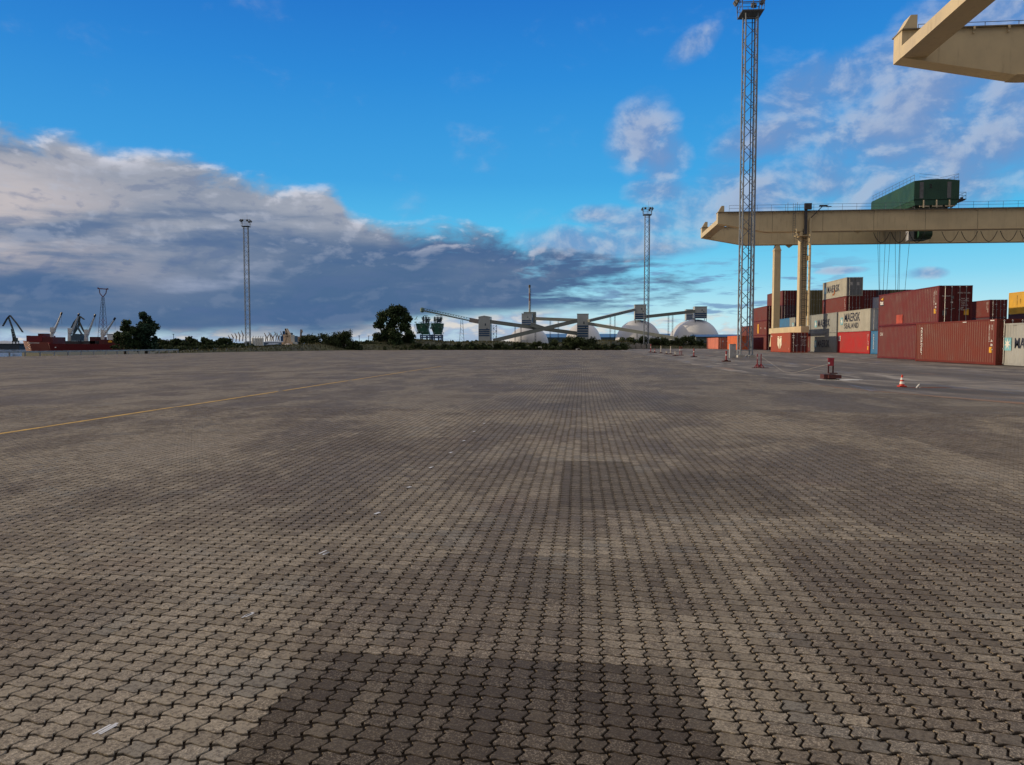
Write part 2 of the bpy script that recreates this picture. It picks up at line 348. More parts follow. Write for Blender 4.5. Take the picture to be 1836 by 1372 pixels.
def yard_mat():
    m=bpy.data.materials.new('worn_yard_concrete'); m.use_nodes=True; t=m.node_tree; k=NT(t); p=t.nodes['Principled BSDF']
    pos=k.n('ShaderNodeNewGeometry').outputs['Position']; x,y,z=k.sep(pos)
    st=k.xyz(k.mul(x,.30),k.mul(y,.055),0.)
    n=k.noise(st,1.6,7,.6,.6); n2=k.noise(pos,.55,7,.62,.5); n3=k.noise(pos,35.,4,.7); n4=k.noise(k.vm('ADD',st,(9.,2.,0)),2.6,7,.62,.4)
    col=k.mix(k.ss(n,.38,.62),(.085,.073,.060),(.260,.226,.185))
    col=k.mix(k.ss(n2,.54,.42,0,.75),col,(.070,.058,.050))
    col=k.mix(k.ss(n4,.56,.66,0,.7),col,(.05,.042,.038))
    col=k.mix(k.ss(n4,.43,.34,0,.7),col,(.40,.36,.31))
    lane=k.mul(k.ss(k.m('ABSOLUTE',k.sub(x,k.add(16.,k.mul(k.sub(n,.5),8.)))),3.2,1.),k.ss(n2,.36,.5)); col=k.mix(k.mul(lane,.62),col,(.06,.046,.038))
    rust=k.mul(k.ss(y,24,16),k.ss(x,15,9)); rust=k.m('MAXIMUM',k.mul(rust,k.ss(n2,.4,.55)),k.ss(k.noise(k.vm('ADD',st,(1.,22.,0)),2.,6,.6),.58,.72))
    col=k.mix(k.mul(rust,.6),col,(.30,.18,.11))
    col=k.mix(k.ss(n3,.45,.75,0,.5),col,(.36,.33,.29)); 
    bd=k.add(14.2,k.mul(k.m('EXPONENT',k.mul(k.sub(x,8.),-.4545)),9.)); sd_=k.add(k.sub(y,bd),k.mul(k.sub(n2,.5),1.6))
    band=lambda a,b,e=.35: k.mul(k.ss(sd_,a-e,a+e),k.ss(sd_,b+e,b-e))
    edge_=k.ss(x,40,26)
    col=k.mix(k.mul(band(-1.2,1.4),k.mul(edge_,.9)),col,(.27,.155,.085))
    grv=k.mix(k.ss(n3,.4,.6),(.028,.026,.026),(.20,.19,.18)); col=k.mix(k.mul(band(1.1,3.0),k.mul(k.ss(x,9.3,10.5),.85)),col,grv)
    col=k.mix(k.mul(band(3.3,4.3),k.ss(x,10.8,12.)),col,(.33,.31,.28))
    col=k.mix(k.mul(band(4.6,7.5,.8),k.mul(edge_,.75)),col,(.052,.044,.040))
    k.put(p.inputs['Base Color'],col); k.put(p.inputs['Roughness'],k.ss(n4,.55,.70,.85,.38))
    b=k.n('ShaderNodeBump'); b.inputs['Strength'].default_value=.5; b.inputs['Distance'].default_value=.015; k.put(b.inputs['Height'],k.add(n3,k.mul(n2,2.))); t.links.new(b.outputs[0],p.inputs['Normal'])
    return m
def sheet(name,pts,z,m,thick=0):
    b=MB()
    if thick: b.prism([(x,y,z-thick) for x,y in pts],(0,0,thick))
    else: b.vf([(x,y,z) for x,y in pts],[tuple(range(len(pts)))])
    return tag(b.build(name,m),kind='structure')
WATER=-3.0; BANKZ=-.9
grassm=mat('dry_grass_ground',(.026,.034,.018),.9,0,.4,.4,(.05,.045,.028),.6)
waterm=mat('river_water',(.02,.035,.05),.12,0,.2,.05)
sheet('water',[(-9000,-2000),(9000,-2000),(9000,12000),(-9000,12000)],WATER,waterm)
# yard slab of pavers
PV=[(-60.5,-120),(-58.6,71),(-55.2,97.5),(-52.6,112.7),(-44.7,138.4),(-30,146),(6.3,150),(14,182),(130,182),(130,-120)]
PVM=paver_mat(); pav=sheet('paved_yard',PV,0,PVM,4)
def relief():                            # the nearest stones as real blocks with open joints
    W,L=.097,.0885; rs=np.random.RandomState(9)
    t=np.array([0,.25,.5,.75,1.])
    per=[(0,b) for b in t[:-1]]+[(a,1) for a in t[:-1]]+[(1,1-b) for b in t[:-1]]+[(1-a,0) for a in t[:-1]]
    per=np.array(per,float); n=len(per)
    def ring(g,gm,gn):                   # inset by g at the long joints, gm/gn at the cross joints (ends / middle)
        p=per.copy(); p[:,0]=g+(1-2*g)*per[:,0]
        gv=np.where(np.abs(per[:,0]-.5)>.3,gm,np.where(np.abs(per[:,0]-.5)>.1,(gm+gn)/2,gn))
        p[:,1]=gv+(1-2*gv)*per[:,1]; return p
    R3=[(ring(.062,.084,.052),.0120),(ring(.049,.070,.041),.0098),(ring(.045,.066,.038),-.001)]
    I=[];J=[]
    for j in range(int(NY0/L)+1,int(NY1/L)-1):
        y=j*L; i0=int((-.82*y-3.1)/W)-1; i1=min(int((.56*y+3.6)/W)+1,int((999 if y<13.3 else 9.5)/W))
        I.append(np.arange(i0,i1)); J.append(np.full(i1-i0,j))
    I=np.concatenate(I).astype(float); J=np.concatenate(J).astype(float); N=len(I)
    V=np.zeros((N,3*n,3),np.float32); tx=rs.normal(0,.0005,N); ty=rs.normal(0,.0005,N); dz=rs.normal(0,.0006,N)
    for k_,(p,z) in enumerate(R3):
        jit=rs.normal(0,.004,(N,n,2)) if k_<1 else 0.
        u=I[:,None]+p[:,0]+(jit[...,0] if k_<1 else 0.); v=J[:,None]+p[:,1]+(jit[...,1] if k_<1 else 0.)
        yy=L*(v+.10*np.sin(2*np.pi*(u-I[:,None])))
        q_=np.mod(2*yy/L+.5,2.); tri=np.where(q_>1,2-q_,q_)-.5
        xx=W*(u-.27*tri)
        y=yy-(.007*np.sin(1.1*xx)+.003*np.sin(3.7*xx)); x=xx-(.006*np.sin(.83*y)+.002*np.sin(2.9*y))
        V[:,k_*n:(k_+1)*n,0]=x; V[:,k_*n:(k_+1)*n,1]=y
        V[:,k_*n:(k_+1)*n,2]=z if z<0 else z+dz[:,None]+tx[:,None]*(p[:,0]-.5)*2+ty[:,None]*(p[:,1]-.5)*2
    top=np.arange(n)[::-1]; quads=[]
    for r_ in (0,1):
        for a in range(n):
            b_=(a+1)%n; quads.append([r_*n+b_,r_*n+a,(r_+1)*n+a,(r_+1)*n+b_][::-1])
    loc=np.concatenate([top]+[np.array(q_) for q_ in quads]); 
    loops=(loc[None,:]+(np.arange(N)*3*n)[:,None]).ravel()
    tot=np.tile(np.array([n]+[4]*(2*n)),N); st=np.concatenate([[0],np.cumsum(tot)[:-1]])
    me=bpy.data.meshes.new('paving_stones'); me.vertices.add(N*3*n); me.vertices.foreach_set('co',V.ravel())
    me.loops.add(len(loops)); me.loops.foreach_set('vertex_index',loops.astype(np.int32))
    me.polygons.add(len(tot)); me.polygons.foreach_set('loop_start',st.astype(np.int32)); me.polygons.foreach_set('loop_total',tot.astype(np.int32))
    me.update(calc_edges=True); me.shade_flat(); me.materials.append(PVM)
    o=bpy.data.objects.new('paving_stones',me); COL.objects.link(o); tag(o,kind='structure'); print('pavers',N)
relief()
jag=random.Random(4)
YP=[]
def seg(a,b,n,j):
    for i in range(n):
        f=i/n; YP.append((a[0]+(b[0]-a[0])*f+jag.uniform(-j,j),a[1]+(b[1]-a[1])*f+jag.uniform(-j,j)))
seg((7.3,149),(7.2,40),60,.12); seg((7.2,40),(7.9,24),40,.1); seg((7.9,24),(10.5,16.6),30,.1); seg((10.5,16.6),(24,14.2),40,.1); seg((24,14.2),(128,13.5),20,.2)
YP+= [(128,181),(14.5,181)]
sheet('asphalt_yard',YP,.004,yard_mat())
# land
sheet('river_bank',[(-61,97),(-72,112),(-100,135),(-140,175),(-135,230),(-95,300),(-20,330),(60,345),(400,340),(400,183),(130,183),(14,183),(6.3,151),(-30,147),(-44.7,139.4),(-52.6,113.7),(-56.5,97.5)],BANKZ,grassm,3)
sheet('terminal_ground',[(-60,520),(900,400),(9000,400),(9000,12000),(-500,12000),(-120,900)],-.6,grassm,4)
sheet('far_shore',[(-9000,880),(-560,860),(-330,900),(-200,1100),(-200,12000),(-9000,12000)],-1.6,grassm,3)
# berm behind the yard
def berm():
    rr=np.random.RandomState(3); b=MB(); xs=np.linspace(-62,70,133); us=np.concatenate([np.linspace(0,24,17),np.linspace(28,70,8)])
    def edge(x):
        if x<-30: return 147+ (x+30)*.5 if x>-45 else 139.5+(x+45)*2.2
        if x<6: return 147+(x+30)*.1
        if x<14: return 150.6+(x-6)*4.0
        return 183
    h=rr.rand(len(xs),len(us))
    for i,x in enumerate(xs):
        for j,u_ in enumerate(us):
            s_=min(1,u_/13); s_=s_*s_*(3-2*s_)
            d_=max(0,(u_-30)/40)
            z=(1.55+.3*math.sin(x*.13)+.25*math.sin(x*.31+1))*s_*(1-.9*d_)-.05+(h[i,j]-.5)*.25*s_
            if x<-50: z*=max(0,(x+62)/12)
            if u_>65: z=BANKZ-.05
            b.v.append((x,edge(x)+u_,z+(.0 if u_>0 else -.9)))
    n=len(us)
    for i in range(len(xs)-1):
        for j in range(n-1): b.f.append((i*n+j,(i+1)*n+j,(i+1)*n+j+1,i*n+j+1))
    return tag(b.build('embankment',mat('berm_grass',(.050,.055,.026),.9,0,.4,.35,(.10,.09,.045),.6),smooth=True),kind='structure')
berm()
# markings
ZM=lambda y: .0145 if y<NY1 else .005
ym=mat('worn_yellow_line',(.55,.33,.05),.7,0,.3,5,(.25,.2,.12),.6)
b=MB(); P0=(-9.15,-6.); P1=(-8.42,44.)
n=120; rl=random.Random(8)
for i in range(n):
    f0,f1=i/n,(i+1)/n
    if rl.random()<.03: continue
    xa=P0[0]+(P1[0]-P0[0])*f0; xb=P0[0]+(P1[0]-P0[0])*f1; ya=P0[1]+(P1[1]-P0[1])*f0; yb=P0[1]+(P1[1]-P0[1])*f1
    b.vf([(xa,ya,ZM(ya)),(xa+.11,ya,ZM(ya)),(xb+.11,yb,ZM(yb)),(xb,yb,ZM(yb))],[(0,1,2,3)])
tag(b.build('yellow_line',ym),kind='structure')
wm=mat('scuffed_white_paint',(.66,.67,.68),.6,0,.1,30)
b=MB()
for i in range(10):
    Y=2.46+1.135*i; X=-1.70+.002*i; s_=1 if i<6 else 1.15
    for j in range(3 if i<3 else 1):
        x0=X+rl.uniform(-.03,.02); ln=rl.uniform(.05,.085)*s_; yy=Y+rl.uniform(-.02,.02); ww=rl.uniform(.008,.018) if i<3 else .028
        b.vf([(x0,yy-ln/2,ZM(yy)),(x0+ww,yy-ln/2,ZM(yy)),(x0+ww+.02,yy+ln/2,ZM(yy)),(x0+.02,yy+ln/2,ZM(yy))],[(0,1,2,3)])
tag(b.build('white_survey_marks',wm),kind='structure')
# white concrete patch and puddle
def blob(name,cx,cy,rx,ry,z,m,seed,n=40):
    r_=random.Random(seed); ph=[r_.uniform(0,6.28) for _ in range(4)]
    return sheet(name,[(cx+rx*math.cos(a)*(1+.15*math.sin(2*a+ph[0])+.1*math.sin(5*a+ph[1])),cy+ry*math.sin(a)*(1+.15*math.sin(3*a+ph[2])+.1*math.sin(7*a+ph[3]))) for a in [2*math.pi*i/n for i in range(n)]],z,m)
blob('concrete_patch',9.75,29.25,.85,.50,.009,mat('pale_concrete',(.68,.66,.60),.8,0,.15,4),2)
pudm=mat('puddle_water',(.03,.03,.03),.04,0,.1,1)
blob('puddle',10.75,24.35,.75,.16,.0085,pudm,5)
# ------------------------------------------------------------------ shipping containers
CW=2.438
def corr(b,x,sgn,y0,y1,z0,z1,pitch=.278,dep=.036):
    n=int((y1-y0)/pitch); pitch=(y1-y0)/n; P=[]
    for i in range(n):
        a=y0+i*pitch; P+= [(0,a),(0,a+pitch*.26),(dep,a+pitch*.5),(dep,a+pitch*.76)]
    P.append((0,y1)); V=[];o=len(b.v)
    for d,yy in P: V+=[(x+sgn*d,yy,z0),(x+sgn*d,yy,z1)]
    b.vf(V,[(2*i,2*i+2,2*i+3,2*i+1) for i in range(len(P)-1)])
def container_meshes(h,L):
    m={}
    b=MB(); corr(b,.012,1,.15,L-.15,.17,h-.10); corr(b,CW-.012,-1,.15,L-.15,.17,h-.10)
    b.vf([(.03,.03,h-.03),(CW-.03,.03,h-.03),(CW-.03,L-.03,h-.03),(.03,L-.03,h-.03)],[(0,1,2,3)])
    b.box(.06,CW-.06,L-.06,L-.02,.16,h-.1); b.box(.05,CW-.05,.1,L-.05,.10,.16)
    m['body']=b
    b=MB()
    for x in (0,CW-.16):
        for y in (0,L-.16): b.box(x,x+.16,y,y+.16,.12,h-.12)
    for x in (0,CW-.06): b.box(x,x+.06,.16,L-.16,h-.10,h-.005); b.box(x,x+.06,.16,L-.16,.03,.17)
    for y in (0,L-.1): b.box(.16,CW-.16,y,y+.1,h-.12,h-.005); b.box(.16,CW-.16,y,y+.1,.02,.17)
    for x in (-.004,CW-.174):
        for y in (-.004,L-.176):
            for z in (0,h-.12): b.box(x,x+.178,y,y+.18,z,z+.12)
    m['frame']=b
    for nm,x0,x1 in (('dl',.165,CW/2-.006),('dr',CW/2+.006,CW-.165)):
        b=MB(); b.box(x0,x1,.03,.08,.18,h-.13)
        nn=5
        for i in range(nn):
            z0=.26+(h-.48)*i/nn; b.box(x0+.06,x1-.06,.012,.029,z0,z0+(h-.48)/nn-.12)
        m[nm]=b
        w_=x1-x0
        for j,fx in enumerate((.26,.72)):
            b=MB(); xx=x0+w_*fx; b.bar((xx,-.03,.08),(xx,-.03,h-.05),.019,6)
            for z in (.12,h*.36,h*.62,h-.12): b.box(xx-.045,xx+.045,-.055,.028,z-.035,z+.035)
            b.box(xx-.02,xx+.22,-.06,-.045,1.12,1.155)
            m[nm+'b%d'%j]=b
    return m
CM={}
def cont(X,Y,Z,h,L,color,label,group='stacked shipping containers',mats=None,dirt=RUST,damt=.35,doorm=None,cat='shipping container'):
    key=(h,L)
    mm=paint('container_'+'_'.join('%d'%(c*1000) for c in color),color,dirt,damt)
    if key not in CM: CM[key]={k_:b_.build(k_,mm).data for k_,b_ in container_meshes(h,L).items()}
    if not hasattr(cont,'clean'):
        pass
    root=empty('shipping_container',(X,Y,Z),label,cat,group)
    def add(nm,key2,m,par=root):
        o=bpy.data.objects.new(nm,CM[key][key2]); COL.objects.link(o); o.parent=par
        o.material_slots[0].link='OBJECT'; o.material_slots[0].material=m; return o
    add('body','body',mm); add('frame','frame',mm)
    dm=doorm or mm
    for d in ('dl','dr'):
        o=add('door',d,dm)
        for j in (0,1): add('locking_bar',d+'b%d'%j,rodm,o)
    return root
# template objects made by build() are only data sources
_mk=MB.build
def cont_cleanup():
    for o in list(COL.objects):
        if o.type=='MESH' and o.parent is None and o.name.split('.')[0] in ('body','frame','corner_fitting','dl','dr','dlb0','dlb1','drb0','drb1'): bpy.data.objects.remove(o)
RED=(.125,.017,.020); RED2=(.135,.019,.016); BROWN=(.14,.024,.015); ORNG=(.32,.050,.022); BRED=(.36,.010,.014); GREY=(.36,.355,.31); GREYB=(.26,.28,.28)
NAVY=(.018,.03,.075); BLUE=(.03,.16,.34); YEL=(.62,.36,.04); OLIVE=(.13,.115,.055); PURP=(.07,.03,.045); DGRN=(.03,.06,.05); PINK=(.55,.17,.12)
bluesq=mat('pale_blue_panel',(.18,.42,.50),.6); navyt=mat('navy_lettering',(.02,.025,.05),.6)
def star(parent,y,z,s,x=-.006):          # pale blue square with a white seven-pointed star
    b=MB(); b.box(x+.002,x+.006,y-s/2,y+s/2,z-s/2,z+s/2); b.build('emblem_panel',bluesq,parent)
    pts=[]
    for i in range(14):
        r_=s*.46 if i%2==0 else s*.17; a=math.pi/2+2*math.pi*i/14
        pts.append((x-.004,y-r_*math.cos(a),z+r_*math.sin(a)))
    b=MB(); b.prism(pts,(.005,0,0)); b.build('emblem_star',white,parent)
def maersk(root,h,L,second=None,ys=None,fs=None,zc=None):
    fs=fs or .95; zc=zc or h*.52
    if ys is None: ys=L-1.25
    star(root,ys,zc if not second else zc-.0,1.05 if fs>.8 else .8)
    text('lettering','MAERSK',fs*1.45,navyt,root,side_m(ys-1.0,(zc-.5*fs) if not second else zc-.1,-.005)@Matrix.Diagonal((1.05,1.12,1,1)),bold=.018*fs,space=1.08)
    if second: text('lettering','SEALAND',fs*1.05,navyt,root,side_m(ys-1.0,zc-1.05,-.005)@Matrix.Diagonal((1.1,1,1,1)),bold=.006,space=1.12)
def vtext(root,txt,y,z,size,m,rot=-90,**k): return text('lettering',txt,size,m,root,side_m(y,z,-.005,rot),**k)
def sticker(root,y,z,w_,h_,m,name='sticker'):
    b=MB(); b.box(-.007,-.003,y-w_/2,y+w_/2,z-h_/2,z+h_/2); return b.build(name,m,root)
def dsticker(root,x,z,w_,h_,m,name='sticker'):
    b=MB(); b.box(x-w_/2,x+w_/2,-.004,.010,z-h_/2,z+h_/2); return b.build(name,m,root)
def codes(root,h,dark=False,yel=True,L=12.19):
    m=black if dark else white
    vtext(root,'MEDU 731284 0',.85,h-.35,.16,m); vtext(root,'45G1',.55,h-.35,.16,m)
    vtext(root,'4 8 4',.62,h*.56,.34,m)
    if yel: sticker(root,.62,h*.33,.30,.36,amber)
def dcodes(root,h):
    for i in range(6):
        text('lettering',['MAX. GW.','32.500 KG','TARE','3.900 KG','NET','28.600 KG'][i],.13,white,root,front_m(1.62,h-1.05-.17*i,.008))
    text('lettering','MEDU 731284 0',.15,white,root,front_m(1.36,h-.62,.008))
# --- near stacks
A=cont(25.62,48.95,0,2.9,11.2,BROWN,'brown-red ground-level container with white vertical script lettering, nearest of the reds')
vtext(A,'textainer',10.35,2.62,.56,white,shear=.25); codes(A,2.9)
sticker(A,3.9,2.79,.5,.05,white); sticker(A,.5,2.81,.45,.06,white)
Bc=cont(27.3,60.3,0,2.9,11.7,RED,'dark red ground-level container beneath the top red one, partly hidden by the brown one')
text('lettering','CAI',.42,white,Bc,side_m(11.2,2.05,-.005)); b=MB()
C=cont(27.3,60.3,2.9,2.9,11.7,RED,'dark red container on top of the front stack, its dark doors facing the camera')
codes(C,2.9); dcodes(C,2.9)
b=MB(); b.prism([(-.006,11.25,2.45),(-.006,10.65,2.62),(-.006,10.65,2.35)],(.004,0,0)); b.build('emblem_panel',amber,C)
text('lettering','tex',.55,white,C,side_m(11.35,1.98,-.006),bold=.02); sticker(C,10.95,1.95,.75,.16,black)
sticker(C,7.1,.55,1.3,.75,mat('faded_orange_patch',(.42,.07,.04),.6),'repaint_patch')
dsticker(C,2.02,.85,.34,.42,amber); dsticker(C,.42,.8,.30,.36,greyp); dsticker(C,.98,2.0,.2,.2,greyp); dsticker(C,.95,1.62,.16,.12,white)
text('lettering','MAGNUM',.14,white,C,front_m(.22,2.05,.008))
G1=cont(26.1,37.05,0,2.6,12.19,(.33,.345,.345),'light grey ground-level container with star emblem, cut off by the right edge',dirt=(.2,.2,.17),damt=.4)
yS=yon(26.1,1806.5)-37.05
star(G1,yS,1.33,.80); text('lettering','MAERSK',.78,navyt,G1,side_m(yon(26.1,1818.5)-37.05,1.08,-.005)@Matrix.Diagonal((.95,1.15,1,1)),bold=.008,space=1.05)
for i in range(10): sticker(G1,12.0-i*1.2,2.47,.35,.035,greyp,'vent')
# row X=36.55
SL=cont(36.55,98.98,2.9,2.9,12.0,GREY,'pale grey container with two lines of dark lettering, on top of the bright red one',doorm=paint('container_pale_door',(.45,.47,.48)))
maersk(SL,2.9,12.0,'SEALAND',10.5,1.0,1.55)
R1=cont(36.55,98.98,0,2.9,12.0,BRED,'bright red container on the ground beneath the two-line lettered grey container',damt=.12)
text('lettering','HS',.7,white,R1,side_m(11.6,1.9,-.005),bold=.02); sticker(R1,11.25,1.75,.8,.12,white); codes(R1,2.9,yel=False); sticker(R1,.6,.75,.35,.5,amber)
M2=cont(36.4,111.15,2.9,2.9,12.1,GREYB,'grey one-word container, upper of the pair left of the two-line lettered one',damt=.2)
maersk(M2,2.9,12.1,None,9.6,.95,1.45)
M1=cont(36.4,111.15,0,2.9,12.1,GREYB,'grey one-word ground-level container, lower of the pair left of the bright red one',damt=.2)
maersk(M1,2.9,12.1,None,9.6,.95,1.25)
BL=cont(36.6,86.6,0,2.9,12.19,BLUE,'blue ground-level container with white vertical lettering, between bright red and dark red ones')
vtext(BL,'CRONOS',11.4,2.5,.45,white)
M3=cont(36.4,123.5,2.9,2.9,12.1,GREYB,'grey lettered container seen behind the yellow crane leg above the orange container',damt=.2); maersk(M3,2.9,12.1,None,9.9,.95,1.45)
B2=cont(36.45,135.8,2.9,2.9,12.1,BLUE,'small blue container end between the two yellow crane legs')
# F stack
Fq=cont(41.0,120.95,8.7,2.9,11.6,GREY,'pale grey rust-streaked container with dark lettering, topmost of all beside the open sky',damt=.45,doorm=paint('container_grey_door',(.20,.22,.24)))  # doors get a darker blue-grey copy of the paint, imitating shade
maersk(Fq,2.9,11.6,None,10.2,1.0,1.5); sticker(Fq,5.6,1.05,.5,.7,mat('rust_patch',(.30,.10,.03),.8,0,.3,6),'rust_patch'); sticker(Fq,6.1,.6,.9,.3,mat('rust_patch',(.30,.10,.03)),'rust_patch')
for x in (.72,1.72): dsticker(Fq,x,1.9,.36,.5,mat('pale_notice',(.5,.5,.5)),'notice')
G=cont(41.0,120.95,5.8,2.9,11.6,RED2,'dark red container directly under the topmost pale grey one'); codes(G,2.9,yel=False); vtext(G,'TEX',11.0,2.6,.5,white)
NV=cont(40.8,97.6,5.18,2.59,12.19,NAVY,'navy blue container side in shade above the two-line lettered grey one')
# orange one under the crane
OR=cont(29.8,110.35,0,2.9,11.1,ORNG,'orange-red ground-level container with white shield emblem beneath the crane sill',dirt=(.3,.06,.03),doorm=paint('container_maroon_door',(.11,.03,.035)))  # door paint darkened to stand in for shade on the camera-facing end
shm=mat('cream_emblem',(.80,.74,.58),.6)
for s_ in (1,-1):
    b=MB(); b.prism([(-.006,5.9+s_*y_,z_) for y_,z_ in [(.06,1.95),(.55,2.2),(1.15,2.2),(1.15,1.12),(.75,.78),(.72,1.2),(.62,.72),(.25,.45),(.12,.9),(.05,1.3)]],(.005,0,0)); b.build('emblem_shield',shm,OR)
    b=MB(); b.prism([(-.006,5.9+s_*y_,z_) for y_,z_ in [(.08,2.12),(.3,2.4),(1.15,2.4),(1.15,2.27),(.5,2.27)]],(.005,0,0)); b.build('emblem_bar',shm,OR)
sticker(OR,10.6,2.45,.35,.22,white); sticker(OR,.7,.55,.25,.25,mat('pink_sticker',(.75,.25,.2)))
for z in (2.45,2.15): dsticker(OR,.42,z,.34,.12,white)
dsticker(OR,.40,1.42,.14,.12,white); dsticker(OR,.8,1.0,.16,.1,white); dsticker(OR,1.62,2.25,.2,.08,white); dsticker(OR,2.0,2.25,.2,.08,white); dcodes(OR,2.9)
# red three-high stack far left
for i,(c,l) in enumerate([(RED,'red container on the ground at the bottom of the far left three-high stack'),(RED2,'red container with a yellow sticker in the middle of the far left stack'),(RED,'plain red container on top of the far left three-high stack')]):
    o=cont(36.25,151.2,2.9*i,2.9,12.19,c,l)
    if i==1: sticker(o,7.2,1.4,1.1,1.9,amber); sticker(o,4.8,1.5,.3,.3,white); sticker(o,1.3,1.4,.3,.3,white)
# back wall of containers
cols=[PURP,NAVY,OLIVE,PURP,DGRN,NAVY,RED,PURP,OLIVE,RED2,DGRN]
for i in range(11):
    X=38.85+2.5*i
    vis={0:'maroon container with a red side, fourth tier, peeking above the far left stack',1:'navy container in the fourth tier half hidden by the right crane leg',2:'olive container in the fourth tier between crane leg and the topmost grey one',
         6:'dark red top-tier container of the back row, first right of the topmost grey one',7:'second top-tier container of the back row right of the grey one, maroon doors',8:'olive top-tier container of the back row below the hoist ropes',9:'red-doored top-tier container of the back row below the right hoist ropes',10:'dark green top-tier container at the right end of the back row'}
    for tr in (0,1,2,3):
        c=cols[i]
        if tr==2: c={0:PURP,2:OLIVE}.get(i,cols[(i+3)%11])
        if tr<2: c=cols[(i*3+tr)%11]
        lab=vis.get(i) if tr==3 else ({0:'maroon third-tier container behind the crane legs',2:'olive third-tier container right of the crane leg, beneath the other olive one'}.get(i) if tr==2 else None)
        if i==0 and tr==3: c=RED
        cont(X,149.9,2.9*tr,2.9,12.19,c,lab or 'dark container of the back block hidden behind the front rows',group='stacked shipping containers' if lab else 'hidden containers of the back block')
o=cont(59.9,116.45,5.18,2.59,12.19,RED2,'red container between the tall front stack and the yellow one, dark doors to the camera'); codes(o,2.59,yel=False)
for x,z in ((.45,2.1),(.45,.45),(.9,1.9),(2.0,1.85)): dsticker(o,x,z,.22,.1,white)
YC=cont(57.0,94.0,5.18,2.9,12.19,YEL,'yellow container at the right edge with dark vertical lettering',dirt=(.3,.2,.05)); vtext(YC,'MSCU 478236 1',10.3,2.5,.22,black); vtext(YC,'45G1',9.6,2.0,.3,black)
for X,Y,L in ((57,94,12.19),(59.9,116.45,12.19)):
    for z in (0,2.59): cont(X,Y,z,2.59,L,PURP,'dark container holding up the stack, hidden behind the front rows',group='hidden containers of the right block')
for z in (0,2.59): cont(40.8,97.6,z,2.59,12.19,OLIVE,'container under the navy one, hidden behind the front rows',group='hidden containers behind the front row')
for z in (0,2.9): cont(41.0,120.95,z,2.9,11.6,PURP,'container low in the tallest stack, hidden behind the front rows',group='hidden containers behind the front row')
for y in (123.5,135.8): cont(36.45,y,0,2.9,12.1,RED,'ground-level container hidden behind the orange one',group='hidden containers behind the front row')
# far ones at the left
for tr,l in ((0,'red container far behind the near lattice mast, lower of two'),(1,'red container far behind the near lattice mast, upper of two')): cont(42.9,195.3,2.9*tr,2.9,12.19,RED2,l)
o=cont(30.3,169.9,0,2.59,15.5,PINK,'salmon-coloured container at the left end of the yard with dark doors'); [dsticker(o,x,1.75,.3,.3,white) for x in (1.0,2.0)]
cont(31.2,153.8,0,2.85,10.5,(.60,.13,.04),'bright orange container just left of the near lattice mast')
cont_cleanup()
# ------------------------------------------------------------------ lattice floodlight masts
def mast():
    H_=32.5; s=1.12; r=empty('floodlight_mast',(0,0,0),'','mast','lattice floodlight masts')
    C4=[(-s/2,-s/2),(s/2,-s/2),(s/2,s/2),(-s/2,s/2)]
    for x,y in C4:
        b=MB(); b.bar((x,y,.25),(x,y,H_),.075,8); b.box(x-.2,x+.2,y-.2,y+.2,.22,.26); b.build('leg',galv,r)
    b=MB(); hp=1.18
    for f in range(4):
        a=C4[f]; c=C4[(f+1)%4]; n=int((H_-.9)/hp)
        for i in range(n):
            z0=.8+i*hp; z1=z0+hp
            p,q_=(a,c) if i%2==0 else (c,a)
            b.bar((*p,z0),(*q_,z1),.032,5)
        b.bar((*a,.7),(*c,.7),.035,5); b.bar((*a,H_-.5),(*c,H_-.5),.035,5)
    b.build('lacing',galv,r)
    b=MB()
    for x in (-.2,.2): b.bar((s/2+.02,x-.0,.6),(s/2+.02,x,H_),.02,5)
    for i in range(int(H_/.35)): b.bar((s/2+.02,-.2,.8+i*.35),(s/2+.02,.2,.8+i*.35),.012,4)
    b.build('ladder',galv,r)
    b=MB(); b.bar((.3,.5,1.),(.3,.5,H_),.05,6); b.build('cable_duct',galvd,r)
    b=MB(); b.box(-1.0,1.0,-1.0,1.0,H_,H_+.1); b.build('platform',galvd,r)
    b=MB()
    for z in (.55,1.1):
        for (x,y),(x2,y2) in zip(((-1,-1),(1,-1),(1,1),(-1,1)),((1,-1),(1,1),(-1,1),(-1,-1))): b.bar((x,y,H_+.1+z),(x2,y2,H_+.1+z),.025,5)
    for x in (-1,0,1):
        for y in (-1,1): b.bar((x,y,H_),(x,y,H_+1.2),.025,5)
    for x in (-1,1): b.bar((x,0,H_),(x,0,H_+1.2),.025,5)
    for x in (-1.1,1.1): b.bar((x,-1.25,H_+1.75),(x,1.25,H_+1.75),.045,6); b.bar((x*.9,-1,H_+.1),(x,-1,H_+1.75),.03,5); b.bar((x*.9,1,H_+.1),(x,1,H_+1.75),.03,5)
    for y in (-1.1,1.1): b.bar((-1.25,y,H_+1.7),(1.25,y,H_+1.7),.045,6)
    b.build('railing',galvd,r)
    for i,(x,y,a) in enumerate([(-1.2,-.7,180),(-1.2,.0,180),(-1.2,.7,180),(1.2,-.6,0),(1.2,.6,0),(-.6,-1.2,-90),(.6,-1.2,-90),(.6,1.2,90)]):
        b=MB(); b.box(-.10,.20,-.24,.24,-.2,.2); b.box(.2,.22,-.20,.20,-.17,.17); b.box(-.16,-.1,-.03,.03,-.06,.3)
        o=b.build('floodlight',greyp,r,loc=(x,y,H_+1.45)); o.rotation_euler=(0,R(35),R(a)); o.rotation_mode='XYZ'
    b=MB(); b.bar((.3,.3,H_+.1),(.3,.3,H_+3.4),.02,5); b.build('lightning_rod',galvd,r)
    for x,y in C4:
        b=MB(); b.box(x-.32,x+.32,y-.32,y+.32,0,.22); b.build('footing',mat('mast_footing',(.42,.42,.40),.8),r)
    return r
